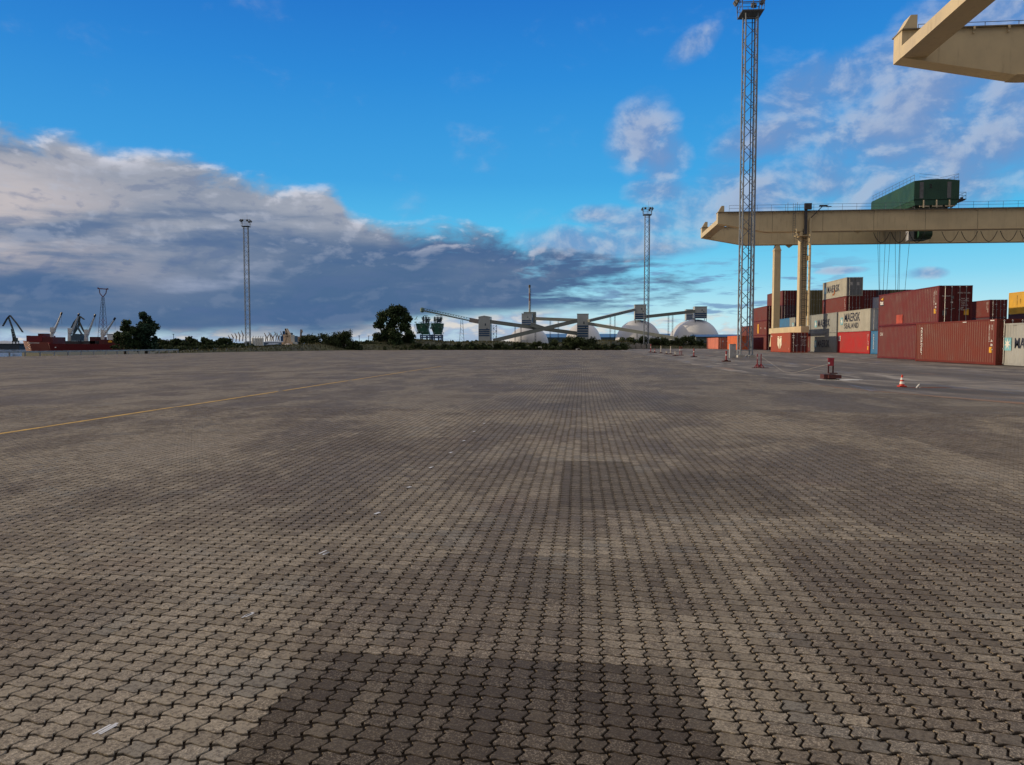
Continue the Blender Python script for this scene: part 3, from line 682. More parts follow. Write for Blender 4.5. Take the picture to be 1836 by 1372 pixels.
m0=mast(); m0.location=(15.8,74.3,0); m0.rotation_euler.z=R(2)
m0['label']='tall grey lattice floodlight mast in front of the crane, reaching the top edge'
m1=copy_tree(m0); m1.location=(15.7,185.2,-.1); m1['label']='distant lattice floodlight mast in front of the white domes'; m1.rotation_euler.z=R(0)
m2=copy_tree(m0); m2.location=(-87.2,188.5,BANKZ); m2['label']='distant lattice floodlight mast standing alone on the left by the river'; m2.rotation_euler.z=R(14)
b=MB(); b.box(-1.3,.1,-1.5,-.9,0,1.5); b.box(-1.35,.15,-1.55,-.85,1.5,1.6)
o=b.build('utility_cabinet',mat('pale_cabinet',(.60,.62,.64),.6)); o.location=(-88.2,187,BANKZ); tag(o,'pale cabinet at the foot of the left river-side mast','cabinet')
b=MB(); b.box(-.28,.28,-.2,.2,.06,1.25); b.box(-.3,.3,-.22,.22,1.25,1.3); b.box(-.25,.25,-.18,.18,0,.06)
x,y=gr(1313,642); r=empty('switch_cabinet',(x,y,.004),'light grey steel cabinet beside the foot of the near lattice mast','cabinet'); b.build('housing',mat('grey_cabinet',(.36,.38,.40),.5),r)
b=MB(); b.box(-.25,.25,-.215,-.2,.12,1.2); b.box(.17,.2,-.235,-.215,.6,.75); b.build('door',mat('grey_cabinet_door',(.42,.44,.46),.5),r)
# ------------------------------------------------------------------ gantry crane
def crane():
    r=empty('gantry_crane',(0,0,0),'','gantry crane','yellow gantry cranes')
    X0,X1=20.35,98.; ZB,ZT=18.1,21.05; ZE=19.4
    for y in (116.0,131.0):
        b=MB()
        b.prism([(X0,y,ZE),(X0,y,ZT),(X1,y,ZT),(X1,y,ZB),(X0+6.9,y,ZB)],(0,1.25,0)); g=b.build('girder',cream,r)
        b=MB(); b.box(X0-.05,X1,y-.18,y+1.43,ZT+.002,ZT+.07); b.build('top_flange',mat('dark_cream',(.20,.17,.12),.6),g)
        b=MB(); b.prism([(X0+6.9,y-.12,ZB-.003),(X0+7.6,y-.12,ZB-.05),(X1,y-.12,ZB-.05),(X1,y-.12,ZB-.003)],(0,1.49,0)); b.build('bottom_flange',cream,g)
        b=MB(); b.prism([(X0+.02,y+.1,ZT+.07),(X0+.55,y+.1,ZT+1.0),(X0+.95,y+.1,ZT+1.0),(X0+.95,y+.1,ZT+.07)],(0,1.0,0)); b.build('end_stop',cream,g)
        b=MB(); x=X0+8.
        while x<X1-2: b.box(x,x+.05,y-.012,y-.001,ZB+.02,ZT-.05); x+=7.3
        b.build('plate_seams',mat('dark_cream',(.20,.17,.12),.6),g)
        b=MB()
        i=0; x=X0+2.2
        while x<X1-1:
            b.box(x-.05,x+.05,y-.24,y-.12,ZT-.16,ZT+.02); b.box(x-.04,x+.04,y-.13,y-.01,ZT-.34,ZT-.24)
            x+=2.05
        b.build('cable_clips',mat('pale_cream',(.62,.52,.34),.5),g)
        b=MB(); yy=y-.28 if y<120 else y+1.5
        for z in (.5,.95): b.bar((X0+1.6,yy,ZT+z),(X1-1,yy,ZT+z),.022,5)
        x=X0+1.6
        while x<X1-1: b.bar((x,yy,ZT),(x,yy,ZT+.95),.022,5); x+=2.05
        b.build('railing',galvd,r)
        b=MB(); b.box(X0+1.4,X1-1,min(yy,y+.0)-.05 if y<120 else y+1.44,(y-.19) if y<120 else yy+.08,ZT-.08,ZT-.03); b.build('walkway',galvd,r)
        # rail
        b=MB(); b.box(X0+1.,X1,y+.55,y+.65,ZT+.07,ZT+.2); b.build('trolley_rail',darksteel,r)
    b=MB(); b.box(X0+.0,X0+1.55,117.252,130.998,ZE-.02,ZE+.72); b.build('end_tie',cream,r)
    b=MB(); b.box(X1-1.5,X1,117.252,130.998,ZE,ZE+1.2); b.build('end_tie',cream,r)
    # legs with collars
    for xl in (32.5,84.):
        for y in (116.0,131.0):
            b=MB()
            b.prism([(xl,y+.02,3.9),(xl+1.05,y+.02,3.9),(xl+1.05,y+.02,17.2),(xl+.8,y+.02,18.03),(xl+.25,y+.02,18.03),(xl,y+.02,17.2)],(0,1.25,0))
            lg=b.build('leg',cream,r)
            b=MB(); b.box(xl-.06,xl+1.11,y-.04,y+1.33,17.02,17.2); b.build('leg_collar',cream,lg)
        b=MB(); b.box(xl-.1,xl+1.1,114.5,133.5,2.95,3.88); b.build('sill_beam',cream,r)
        b=MB(); b.box(xl+.1,xl+.2,114.8,133.2,3.95,4.0); b.build('sill_rail',galvd,r)
        for y in (115.2,132.0):
            b=MB(); b.prism([(xl+.15,y-1.4,.75),(xl+.15,y-.5,2.94),(xl+.15,y+1.2,2.94),(xl+.15,y+2.1,.75)],(0.8,0,0)); bo=b.build('bogie',cream,r)
            for k_ in (-1.,0.25,1.5):
                b=MB(); b.bar((xl+.35,y+k_,.40),(xl+.75,y+k_,.40),.38,14); b.build('wheel',darksteel,bo)
    xl=32.5
    # ladder and duct on the near leg
    b=MB(); b.box(xl+.28,xl+.34,115.78,115.84,3.2,18.4); b.box(xl+.72,xl+.78,115.78,115.84,3.2,18.4)
    z=3.4
    while z<18.4: b.box(xl+.34,xl+.72,115.79,115.83,z,z+.05); z+=.33
    z=5
    while z<18: b.box(xl+.2,xl+.86,115.3,115.34,z,z+.05);b.box(xl+.2,xl+.25,115.34,115.99,z,z+.05);b.box(xl+.81,xl+.86,115.34,115.99,z,z+.05); z+=.95
    b.build('ladder',darksteel,r)
    b=MB(); b.bar((xl+1.3,115.7,4.),(xl+1.3,115.7,19.9),.19,8); b.build('cable_pipe',cream,r)
    b=MB(); b.box(xl+.42,xl+.80,115.5,115.77,17.6,21.2); b.box(xl+.35,xl+1.35,115.3,115.75,21.2,22.1); b.build('cable_duct',mat('dark_duct',(.045,.045,.055),.6),r)
    b=MB(); b.beam((xl+1.35,115.6,20.0),(xl+2.9,115.5,21.6),.12,.12); b.box(xl+2.5,xl+3.6,115.3,115.7,21.6,21.8); b.box(xl+3.5,xl+4.2,115.4,115.6,21.55,21.62); b.build('lamp_bracket',darksteel,r)
    b=MB(); b.box(xl-.9,xl+1.,115.0,115.98,17.25,17.32)
    for z in (.5,1.0): b.bar((xl-.9,115.0,17.3+z),(xl-.9,116,17.3+z),.03,5)
    for y in (115.0,116): b.bar((xl-.9,y,17.3),(xl-.9,y,18.3),.03,5)
    b.prism([(xl-.9,115.5,17.0),(xl,115.5,17.25),(xl,115.5,16.3)],(0,.1,0))
    b.build('access_platform',cream,r)
    b=MB()
    for x in (xl-1.2,xl-.85): b.bar((x,115.75,17.3),(x,115.75,22.2),.025,5)
    z=17.5
    while z<22: b.bar((xl-1.2,115.75,z),(xl-.85,115.75,z),.015,4); z+=.35
    for x in (xl-2,xl-.6): b.bar((x,115.7,21.1),(x,115.7,22.3),.03,5)
    b.build('upper_ladder',galvd,r)
    b=MB(); b.prism([(xl+1.8,131.5,18.02),(xl+3.2,131.5,18.02),(xl+2.5,131.5,17.5)],(0,.15,0)); b.build('lifting_lug',cream,r)
    b=MB(); b.prism([(xl+7.8,116.4,18.03),(xl+9,116.4,18.03),(xl+8.4,116.4,17.7)],(0,.15,0)); b.build('lifting_lug',cream,r)
    b=MB(); b.prism([(xl+1.06,116.4,13.6),(xl+1.65,116.4,14.1),(xl+1.06,116.4,14.7)],(0,.2,0)); b.build('pulley_guard',cream,r)
    # stool under girder on near leg
    b=MB(); b.box(xl-.1,xl+1.2,115.9,117.4,17.3,18.03); b.build('leg_head',cream,r)
    # trolley machinery house
    hx0,hx1,hy0,hy1=48.3,54.6,115.35,131.6; z0,z1=22.35,25.05
    b=MB(); b.prism([(hx0,hy0,z0),(hx0,hy0,z1),(hx0+2.2,hy0,z1+.22),(hx1-2.2,hy0,z1+.22),(hx1,hy0,z1),(hx1,hy0,z0)],(0,hy1-hy0,0)); hs=b.build('machinery_house',green,r)
    b=MB(); x=hx0+.1
    while x<hx1: b.box(x,x+.03,hy0-.02,hy0-.001,z0+.05,z1-.05); x+=.3
    y=hy0+.3
    while y<hy1: b.box(hx0-.02,hx0-.001,y,y+.03,z0+.05,z1-.05); y+=.45
    b.build('cladding_ribs',green,hs)
    for x in (hx0+.75,hx0+4.6):
        b=MB(); b.box(x,x+.55,hy0-.04,hy0-.022,z0+.15,z1-.2); b.build('door',greyp,hs)
    text('house_number','2',.8,black,hs,front_m(hx0+2.1,z0+1.65,hy0-.03),bold=.03)
    b=MB(); b.prism([(hx0,hy0+.1,z0-.04),(hx1,hy0+.1,z0-.04),(hx1-.25,hy0+.1,21.55),(hx0+.25,hy0+.1,21.55)],(0,hy1-hy0-.2,0)); b.build('trolley_frame',green,r)
    b=MB(); 
    for x in (hx0+.6,hx1-1.2):
        for y in (116.35,131.3): b.bar((x,y,21.5),(x+.0,y+.35,21.5),.22,10); b.bar((x+.7,y,21.5),(x+.7,y+.35,21.5),.22,10)
    b.build('trolley_wheels',darksteel,r)
    b=MB()
    for z in (.45,.9):
        b.bar((hx0+.05,hy0+.1,z1+z),(hx0+.05,hy1-.1,z1+z),.025,5)
        b.bar((hx0+.8,hy0+.3,z1+.2+z),(hx0+4.4,hy0+2.2,z1+.25+z),.02,5)
        b.bar((hx1-1.6,hy0+2.5,z1+z),(hx1-.1,hy0+.1,z1+z+.05),.025,5); b.bar((hx1-.1,hy0+.1,z1+z),(hx1-.1,hy1-.1,z1+z),.02,5)
    y=hy0+.1
    while y<hy1: b.bar((hx0+.05,y,z1),(hx0+.05,y,z1+.9),.02,4); b.bar((hx1-.1,y,z1),(hx1-.1,y,z1+.9),.02,4); y+=1.3
    b.build('roof_railing',galvd,hs)
    b=MB(); b.box(hx1+.001,hx1+1.1,hy0+.2,hy0+2.6,z0-.05,z0+.05); b.beam((hx1,hy0+.4,z0-.5),(hx1+1.,hy0+.4,z0-.08),.1,.12)
    for z in (.5,1.0): b.bar((hx1+1.05,hy0+.25,z0+z),(hx1+1.05,hy0+2.5,z0+z),.025,5); b.bar((hx1,hy0+.25,z0+z),(hx1+1.05,hy0+.25,z0+z),.025,5)
    for y in (hy0+.25,hy0+1.4,hy0+2.5): b.bar((hx1+1.05,y,z0),(hx1+1.05,y,z0+1.0),.025,5)
    b.box(hx1+.55,hx1+.85,hy0+.6,hy0+.9,z0+.05,z0+.35)
    b.build('side_platform',darksteel,hs)
    b=MB()
    for x in (hx0+1.2,hx0+3.0,hx0+4.8): b.box(x,x+.16,115.0,115.12,21.1,22.2); b.box(x-.5,x+.9,115.1,115.2,21.25,21.4)
    b.build('buffer_posts',mat('pale_post',(.45,.40,.30),.6),r)
    # hoist machinery below the house
    b=MB(); b.box(hx0+3.5,hx0+5.7,122.5,125.5,17.6,21.5); b.bar((hx0+3.6,122.3,18.3),(hx0+5.6,122.3,18.3),.55,12); b.bar((hx0+4.7,122.2,18.9),(hx0+5.6,122.2,18.9),.4,12); b.build('hoist_gear',green,r)
    b=MB(); b.box(hx0+2.3,hx0+3.1,122.4,123.4,17.4,19.4); b.beam((hx0+1.9,122.4,17.2),(hx0+3.3,122.4,17.5),.1,.12); b.build('operator_cage',mat('pale_grey_metal',(.35,.36,.38),.5),r)
    # festoon cables under the near girder
    x=hx0+.4-3.2; i=0
    xs=[43.6+2.55*k_ for k_ in range(3)]+[53.4+2.75*k_ for k_ in range(14)]
    for x in xs:
        b=MB(); w_=2.35; pts=[(x+w_*t_/12,117.7,18.0-1.55*(1-(2*t_/12-1)**2)) for t_ in range(13)]; b.path(pts,.05,5); b.build('festoon_cable',rubber,r)
    # ropes and spreader
    sx=50.; 
    tops=[(46.6,124.5),(47.4,125.5),(48.3,123.2),(48.5,125.8),(49.3,124.4),(49.7,123.2),(50.5,125.2),(51.4,123.3)]
    bots=[(47.2,124.3),(47.6,125.2),(48.0,123.6),(48.1,125.2),(49.7,124.3),(49.9,123.6),(50.3,125.2),(50.7,123.6)]
    for (a,b_),(c,d_) in zip(tops,bots):
        b=MB(); b.bar((a,b_,21.6),(c,d_,8.3),.028,5); b.build('hoist_rope',darksteel,r)
    b=MB(); b.box(47.0,51.0,123.3,125.5,7.7,8.05); b.box(47.3,47.7,123.4,125.4,8.05,8.5);b.box(50.0,50.6,123.4,125.4,8.05,8.5); b.build('spreader_headblock',darksteel,r)
    b=MB(); b.box(47.8,50.2,123.4,125.4,7.4,7.68); b.build('spreader_frame',darksteel,r)
    return r
c1=crane(); c1['label']='cream gantry crane with green machinery house spanning the container stacks'
c2=copy_tree(c1); c2.location=(-.35,-80.85,0); c2['label']='near gantry crane of which only the girder end juts in at the top right corner'
# ------------------------------------------------------------------ barrier posts, cone, rope
bred=mat('faded_barrier_red',(.30,.025,.035),.6,0,.2,12,(.1,.03,.02),.4); maroon=mat('rusty_maroon_steel',(.075,.018,.018),.75,0,.3,12)
bwhite=mat('grimy_white_plastic',(.55,.50,.44),.7,0,.1,8)
GP='barrier posts along the yard edge'
def post(u,v,hgt,label,m,kind=0,hoop=0):
    x,y=gr(u,v); y=max(y,2); r=empty('barrier_post',(x,y,.004),label,'barrier post',GP)
    k_=1.
    if kind==0:
        b=MB(); b.box(-.30,.30,-.30,.30,0,.07); b.box(-.12,.12,-.12,.12,.07,.13); b.build('base',maroon,r)
        b=MB(); b.bar((0,0,.13),(0,0,hgt),.055,10); b.build('pole',m,r)
        b=MB(); b.bar((0,0,hgt*.62),(0,0,hgt*.72),.06,10); b.build('reflective_band',white,r)
        b=MB(); b.bar((0,0,hgt+.001),(0,0,hgt+.05),.08,10); b.build('cap',m,r)
    else:
        b=MB(); b.box(-.38,.30,-.22,.22,0,.07); b.build('base',maroon,r)
        for x_ in (-.09,.11):
            b=MB(); b.bar((x_,0,.07),(x_,0,hgt),.032,8); b.build('pole',m,r)
            b=MB(); b.bar((x_,0,hgt*.55),(x_,0,hgt*.68),.036,8); b.build('reflective_band',white,r)
    return r
post(1302,648.6,.74,'red barrier post with flat base just left of the grey cabinet',bred)
post(1244,640.3,.78,'red barrier post left of the salmon container, standing alone',bred)
post(1220.5,637.5,1.0,'double red barrier post, the pair of poles on one base in the distance',bred,1)
post(1202.3,635.4,.95,'pale barrier post, right of the two pale ones',bwhite)
post(1185,633.5,.95,'pale barrier post, left of the two pale ones near the middle mast',bwhite)
post(1166.7,632,1.15,'distant red barrier post nearest to the middle mast',bred)
post(1174,632.8,.5,'short distant red barrier post right of the middle mast',bred)
post(1210.8,638.3,.42,'small pale stub post beside the double red post',bwhite); post(1195,635.5,.35,'tiny pale stub post beside the right pale post',bwhite)
# two A-foot posts
x,y=gr(1361,660); r=empty('barrier_stand',(x,y,.004),'pair of red posts on splayed feet in front of the near mast','barrier post',GP)
for dx_ in (-.10,.10):
    b=MB(); b.box(dx_-.022,dx_+.022,-.022,.022,.12,.78); b.build('pole',bred,r)
    b=MB(); b.beam((dx_-.17,0,.02),(dx_,0,.24),.04,.04); b.beam((dx_+.17,0,.02),(dx_,0,.24),.04,.04); b.beam((dx_,-.2,.02),(dx_,0,.24),.04,.04); b.beam((dx_,.2,.02),(dx_,0,.24),.04,.04); b.build('foot',bred,r)
b=MB(); b.box(-.45,.45,-.32,-.22,0,.03); b.build('base_rail',maroon,r)
b=MB(); b.box(-.115,-.085,-.03,-.023,.5,.62); b.build('reflective_band',white,r)
# big one on steel slabs
x,y=gr(1489,681); r=empty('barrier_stand',(x,y,.009),'red frame barrier with top panel on dark steel blocks over a white patch','barrier',GP)
for dx_ in (-.085,.085):
    b=MB(); b.box(dx_-.022,dx_+.022,-.025,.025,.24,.80); b.build('pole',maroon,r)
b=MB(); b.box(-.115,.085,-.045,-.027,.52,.79); b.box(-.115,.115,-.027,.03,.76,.82); b.build('panel',mat('barrier_panel_red',(.38,.03,.05),.5,0,.2,10),r)
b=MB(); b.box(-.12,-.05,-.05,-.046,.58,.66); b.build('reflective_band',white,r)
for j,(x0,x1,y0,y1,z0,z1) in enumerate([(-.31,.14,-.2,.24,.03,.20),(-.16,.31,-.28,-.02,.055,.18),(-.06,.22,-.12,.12,.222,.26)]):
    b=MB(); b.box(x0,x1,y0,y1,z0,z1); b.build('ballast_block',maroon,r)
b=MB()
for x_ in (-.2,-.05,.1,.22): b.box(x_-.03,x_+.03,-.25,.15,0,.03)
b.build('skid',black,r)
# rope sagging between the two stands
p0=Vector((9.97,42.75,.66)); p1=Vector((9.45,29.4,.62)); pts=[]
for i in range(25):
    f=i/24; p=p0.lerp(p1,f); p.z=max(.012,.64*(1-f/.42)) if f<.5 else max(.012,.62*(f-.55)/.45) ; pts.append(p)
b=MB(); b.path(pts,.006,5); tag(b.build('sagging_rope',mat('dull_rope',(.34,.32,.29),.8)),'pale slack rope sagging to the ground between the two red barrier stands','rope')
# traffic cone
x,y=gr(1617,694); r=empty('traffic_cone',(x,y,.009),'orange-red traffic cone with white bands beside a puddle','traffic cone')
r.scale=(.86,.86,1)
co_m=mat('cone_orange',(.55,.035,.015),.5,0,.1,20)
b=MB(); b.box(-.125,.125,-.125,.125,0,.035); b.build('base',co_m,r)
def crad(z): return .095-(z-.035)*.20
for z0,z1,m_ in ((.035,.09,co_m),(.09,.17,white),(.17,.22,co_m),(.22,.29,white),(.29,.38,co_m)):
    b=MB(); b.lathe([(crad(z0),z0),(crad(z1),z1)],n=20)
    if z1>.37: b.lathe([(crad(z1),z1),(.0,z1)],n=20)
    b.build('band' if m_ is white else 'cone_body',m_,r,smooth=False)
x,y=gr(1646,697.5); b=MB(); b.bar((-.05,0,.025),(.03,.01,.12),.022,8); b.bar((.03,.01,.12),(.045,.01,.14),.014,8); o=b.build('plastic_bottle',white); o.location=(x,y,.009); tag(o,'small white bottle-like litter lying right of the traffic cone','litter')
# concrete blocks and boxes near the middle mast
cb=mat('weathered_concrete',(.26,.26,.25),.85,0,.2,2)
for u0,u1,v0,lab in ((1130,1139,618.5,'pale concrete block left of the middle mast, leftmost'),(1140,1149,616,'grey concrete block directly left of the middle mast'),(1150,1158,618,'grey block at the foot of the middle mast'),(1161,1168,617,'dark box just right of the foot of the middle mast')):
    Y=176.; p=at(u0,v0,Y); q_=at(u1,v0,Y); b=MB(); b.box(0,q_.x-p.x,0,1.2,0,p.z); b.box(.1,q_.x-p.x-.1,-.06,0,.15,p.z-.15); b.box(.2,.5,.1,.9,p.z,p.z+.12)
    o=b.build('concrete_block',cb); o.location=(p.x,Y,0.004); tag(o,lab,'block','blocks around the middle mast')
for u,v0,wd in ((968,621.5,1.0),(1038,624.5,.9)):
    Y=146.6; p=at(u,v0,Y); b=MB(); b.box(-wd/2*.6,wd/2*.6,0,.3,0,p.z+.0); b.box(-wd/2,wd/2,.05,.25,0,.12); b.box(-wd/2*.5,wd/2*.5,-.02,-.001,.2,p.z-.1) if p.z>.5 else b.box(-wd*.7,wd*.7,0,.4,0,.3)
    o=b.build('white_post_box',mat('white_box',(.62,.62,.60),.6)); o.location=(p.x,Y,.0); tag(o,'small white box at the yard edge, %s'%('upright one' if u<1000 else 'low one right of the upright one'),'box','white boxes at the far edge')
# guard rail on the left quay
r=empty('guard_rail',(-58.5,71,0),'low grey steel guard rail along the left quay edge','guard rail')
def gx(y): return -58.5+(y-71)*.1345
b=MB(); pts=[]
ys=[40+1.85*i for i in range(32)]
for y0,y1 in zip(ys,ys[1:]):
    b.beam((gx(y0)+58.5,y0-71,.47),(gx(y1)+58.5,y1-71,.47),.03,.16); b.beam((gx(y0)+58.5+.03,y0-71,.47),(gx(y1)+58.5+.03,y1-71,.47),.03,.05)
b.build('rail',mat('galvanised_rail',(.30,.32,.34),.45,.4),r)
for y in ys:
    b=MB(); b.box(gx(y)+58.5-.16,gx(y)+58.5-.04,y-71-.05,y-71+.05,0,.50); b.build('post',mat('rail_post',(.28,.29,.30),.6,.3),r)
# ------------------------------------------------------------------ vegetation
def leafmat(name,c):
    m=bpy.data.materials.new(name); m.use_nodes=True; t=m.node_tree; k=NT(t); p=t.nodes['Principled BSDF']
    n=k.noise(k.n('ShaderNodeTexCoord').outputs['Object'],.9,4,.6); n2=k.noise(k.n('ShaderNodeTexCoord').outputs['Object'],6.,2,.5)
    f=k.ss(k.add(n,k.mul(k.sub(n2,.5),.6)),.35,.65)
    k.put(p.inputs['Base Color'],k.mix(f,tuple(x*.6 for x in c),tuple(x*1.5 for x in c))); p.inputs['Roughness'].default_value=.7
    p.inputs['Specular IOR Level'].default_value=.2
    return m
lf1=leafmat('dark_leaves',(.032,.056,.022)); lf2=leafmat('bush_leaves',(.038,.056,.022)); lf3=leafmat('pine_leaves',(.022,.048,.028)); bark=mat('bark',(.05,.04,.03),.9)
def leaves(lobes,n,size,seed,flat=.9,shell=.55):
    rs=np.random.RandomState(seed); L_=np.array([(l[0],l[1],l[2],l[3]) for l in lobes]); wgt=L_[:,3]**2; wgt/=wgt.sum()
    idx=rs.choice(len(L_),n,p=wgt); d=rs.normal(size=(n,3)); d/=np.linalg.norm(d,axis=1)[:,None]
    rad=(shell+(1-shell)*rs.rand(n)**.6)*rs.uniform(.45,1.5,n)
    d2=d*rad[:,None]*L_[idx,3][:,None]; d2[:,2]*=flat
    c=L_[idx,:3]+d2
    a=rs.normal(size=(n,3)); a/=np.linalg.norm(a,axis=1)[:,None]; b_=np.cross(a,rs.normal(size=(n,3))); b_/=np.linalg.norm(b_,axis=1)[:,None]
    s=(size*rs.uniform(.6,1.4,n))[:,None]
    V=np.stack([c-a*s,c+b_*s*.6,c+a*s,c-b_*s*.6],1).reshape(-1,3)
    return V,np.arange(n*4).reshape(-1,4)
def leaf_obj(name,lobes,n,size,seed,m,parent,**k):
    V,Fc=leaves(lobes,n,size,seed,**k); me=bpy.data.meshes.new(name); me.from_pydata(V.tolist(),[],Fc.tolist()); me.materials.append(m)
    o=bpy.data.objects.new(name,me); COL.objects.link(o); o.parent=parent; return o
def plant(name,u0,ub,Y,lob,n,size,seed,label,cat,m,group=None,basez=0.,trunk=True,split=1):
    base=at(u0,ub,Y); base.z=basez; r=empty(name,base,label,cat,group); rs=random.Random(seed); W_=[]
    sc=Y/F
    for u,v,rr in lob:
        rr*=1.28; p=at(u,v,Y)-base; W_.append((p.x,rs.uniform(-1,1)*rr*sc*1.0,p.z,rr*sc))
    # split each lobe into irregular clumps
    LL=[]
    for x,y,z,rr in W_:
        for _ in range(4*split):
            a=Vector((rs.gauss(0,1),rs.gauss(0,1),rs.gauss(0,1))).normalized()*rr*.55; LL.append((x+a.x,y+a.y,z+a.z,rr*rs.uniform(.4,.7)))
        LL.append((x,y,z,rr*.6))
    leaf_obj('crown' if trunk else 'foliage',LL,n,size,seed,m,r)
    b=MB(); zt=max(w_[2] for w_ in W_); 
    if trunk:
        b.bar((0,0,-.1),(0,0,zt*.45),zt*.035+.05,8,zt*.02+.03); b.bar((0,0,zt*.45),(.1,0,zt*.85),zt*.02+.03,6,.03)
        for x,y,z,rr in W_: b.bar((0,0,max(.2,z*.45)),(x,y,z),zt*.010+.02,5,.02)
        b.build('trunk',bark,r)
    else:
        for x,y,z,rr in W_: b.bar((x*.6,y*.5,0),(x,y,z),.03,4,.012)
        b.build('stem',bark,r)
    return r
plant('broadleaf_tree',708,627,152,[(715,553,8),(702,559,10),(721,563,9),(687,571,9),(706,573,11),(727,574,8),(681,583,8),(724,588,9),(700,589,10),(691,600,10),(714,600,12),(735,599,7),(680,606,8),(733,610,9),(690,617,11),(711,617,14),(732,619,7)],26000,.20,11,'large dark broadleaf tree standing alone left of the grain terminal','tree',lf1)
plant('broadleaf_tree',224,626,128,[(228,580,6),(222,590,9),(236,592,7),(216,601,8),(232,603,10),(214,612,7),(228,614,10),(240,615,8)],9000,.18,12,'smaller dark tree on the river bank, left of the taller one beside it','tree',lf1,'trees on the river bank',BANKZ)
plant('conifer_tree',262,626,130,[(260,566,6),(263,575,8),(254,583,8),(270,583,8),(260,592,11),(273,596,8),(250,597,8),(262,605,12),(276,609,6),(252,612,9),(268,616,11),(246,619,8)],14000,.18,13,'taller dark tree on the river bank with a pointed top','tree',lf3,'trees on the river bank',BANKZ)
rb=random.Random(21)
bushes=[(549,612,16,9),(566,612,14,12),(586,609,16,14),(600,614,13,12),(619,606,8,13),(634,618,12,7),(652,619,14,7),(670,620,12,8),(748,620,12,6),(775,622,16,5),(805,622,18,5),(835,620,16,6),(866,621,18,6),(900,621,18,6),(935,621,18,6),(968,620,18,7),(1005,617,18,9),(1032,612,18,13),(1052,614,14,12),(1080,622,16,5),(1110,621,15,5)]
names=['the leftmost of the hedge by the river','second from the left end of the hedge','tall rounded, right of the left hedge end','dense, just left of the narrow pointed bush','narrow and pointed, right of the left hedge','low, right of the pointed bush','low, midway between pointed bush and big tree','low, at the left foot of the big tree','low, at the right foot of the big tree','under the green hoppers','under the open conveyor','under the conveyor trestle','in front of the leftmost striped tower','right of the leftmost striped tower','below the chimney tower','behind the upright white box','left of the middle striped tower','tall, in front of the middle striped tower','dense, right of the middle striped tower','low, left of the middle dome','low, before the middle dome']
for i,((u,v,ru,rv),nm) in enumerate(zip(bushes,names)):
    Y=149. if u>640 else 142.
    lob=[(u+rb.uniform(-1,1)*ru*.8,v+rb.uniform(-.5,.6)*rv,rv*rb.uniform(.45,.75)) for _ in range(9)]+[(u+rb.uniform(-1,1)*ru,626,5) for _ in range(6)]
    plant('shrub',u,626,Y,lob,4200,.14,30+i,'dark green shrub, '+nm,'shrub',lf2,'shrubs along the far edge of the yard',0 if u>640 else BANKZ,False)
for i,(u,v,ru,rv,Y,nm) in enumerate([(1120,612,14,7,189,'left of the middle mast'),(1150,612,14,8,189,'behind the middle mast'),(1178,612,14,9,190,'right of the middle mast'),(1206,614,15,8,190,'before the gap between the domes'),(1232,610,13,8,191,'rounded, before the right dome'),(1254,616,10,7,191,'right end, beside the salmon container')]):
    lob=[(u+rb.uniform(-1,1)*ru*.9,v+rb.uniform(-.5,.6)*rv,rv*rb.uniform(.45,.8)) for _ in range(9)]+[(u+rb.uniform(-1,1)*ru,622,5) for _ in range(5)]
    plant('shrub',u,624,Y,lob,2400,.2,70+i,'dark shrub on the far embankment, '+nm,'shrub',lf2,'shrubs below the domes',0,False)
# left far tree line and right: uncountable woods
def wood(name,pts,n,size,seed,m):
    rs=random.Random(seed); LL=[]
    for u,v,rr,Y in pts:
        sc=Y/F
        for _ in range(4):
            p=at(u+rs.uniform(-rr,rr),v+rs.uniform(-.3,.6)*rr,Y+rs.uniform(-6,6)); LL.append((p.x,p.y,p.z,rr*sc*rs.uniform(.4,.7)))
    o=leaf_obj(name,LL,n,size,seed,m,None); return tag(o,kind='stuff')
wood('distant_wood',[(u,610+6*math.sin(u*.11)**2+rb.uniform(-2,2),6,520) for u in range(286,412,7)]+[(u,619,5,520) for u in range(286,450,7)],22000,.85,5,lf2)
wood('distant_wood',[(u,612+rb.uniform(-2,2),4,1150) for u in range(286,420,9)]+[(u,613+rb.uniform(-1,1),3,1250) for u in range(640,860,9)],9000,1.4,6,lf3)
wood('bank_undergrowth',[(u,622+rb.uniform(-1,2),5,150-(0 if u>320 else 12)) for u in range(205,560,8)],22000,.16,7,lf2)
wood('bank_undergrowth',[(u,624+rb.uniform(-1.5,1.5),4.5,150) for u in range(625,1120,7)],24000,.15,8,lf2)
# grass on the berm
rs=np.random.RandomState(2); V=[];Fc=[]
gm=leafmat('dry_grass_blades',(.065,.066,.030)); N=26000
bm_=[o for o in COL.objects if o.name.startswith('embankment')][0]
dg=bpy.context.evaluated_depsgraph_get(); bpy.context.view_layer.update()
me=bm_.data; cnt=0
vs=np.array([v.co[:] for v in me.vertices]); grid=vs.reshape(133,25,3)
for _ in range(N):
    i=rs.randint(0,132); j=rs.randint(1,18); f,g=rs.rand(2)
    p=(grid[i,j]*(1-f)+grid[i+1,j]*f)*(1-g)+(grid[i,j+1]*(1-f)+grid[i+1,j+1]*f)*g
    h=rs.uniform(.15,.5); a=rs.uniform(0,3.14); w_=.07; lx,ly=rs.normal(size=2)*.12
    k_=len(V); V+= [(p[0]-w_*math.cos(a),p[1]-w_*math.sin(a),p[2]-.05),(p[0]+w_*math.cos(a),p[1]+w_*math.sin(a),p[2]-.05),(p[0]+lx,p[1]+ly,p[2]+h)]; Fc.append((k_,k_+1,k_+2))
me=bpy.data.meshes.new('grass'); me.from_pydata(V,[],Fc); me.materials.append(gm); o=bpy.data.objects.new('grass',me); COL.objects.link(o); tag(o,kind='stuff')
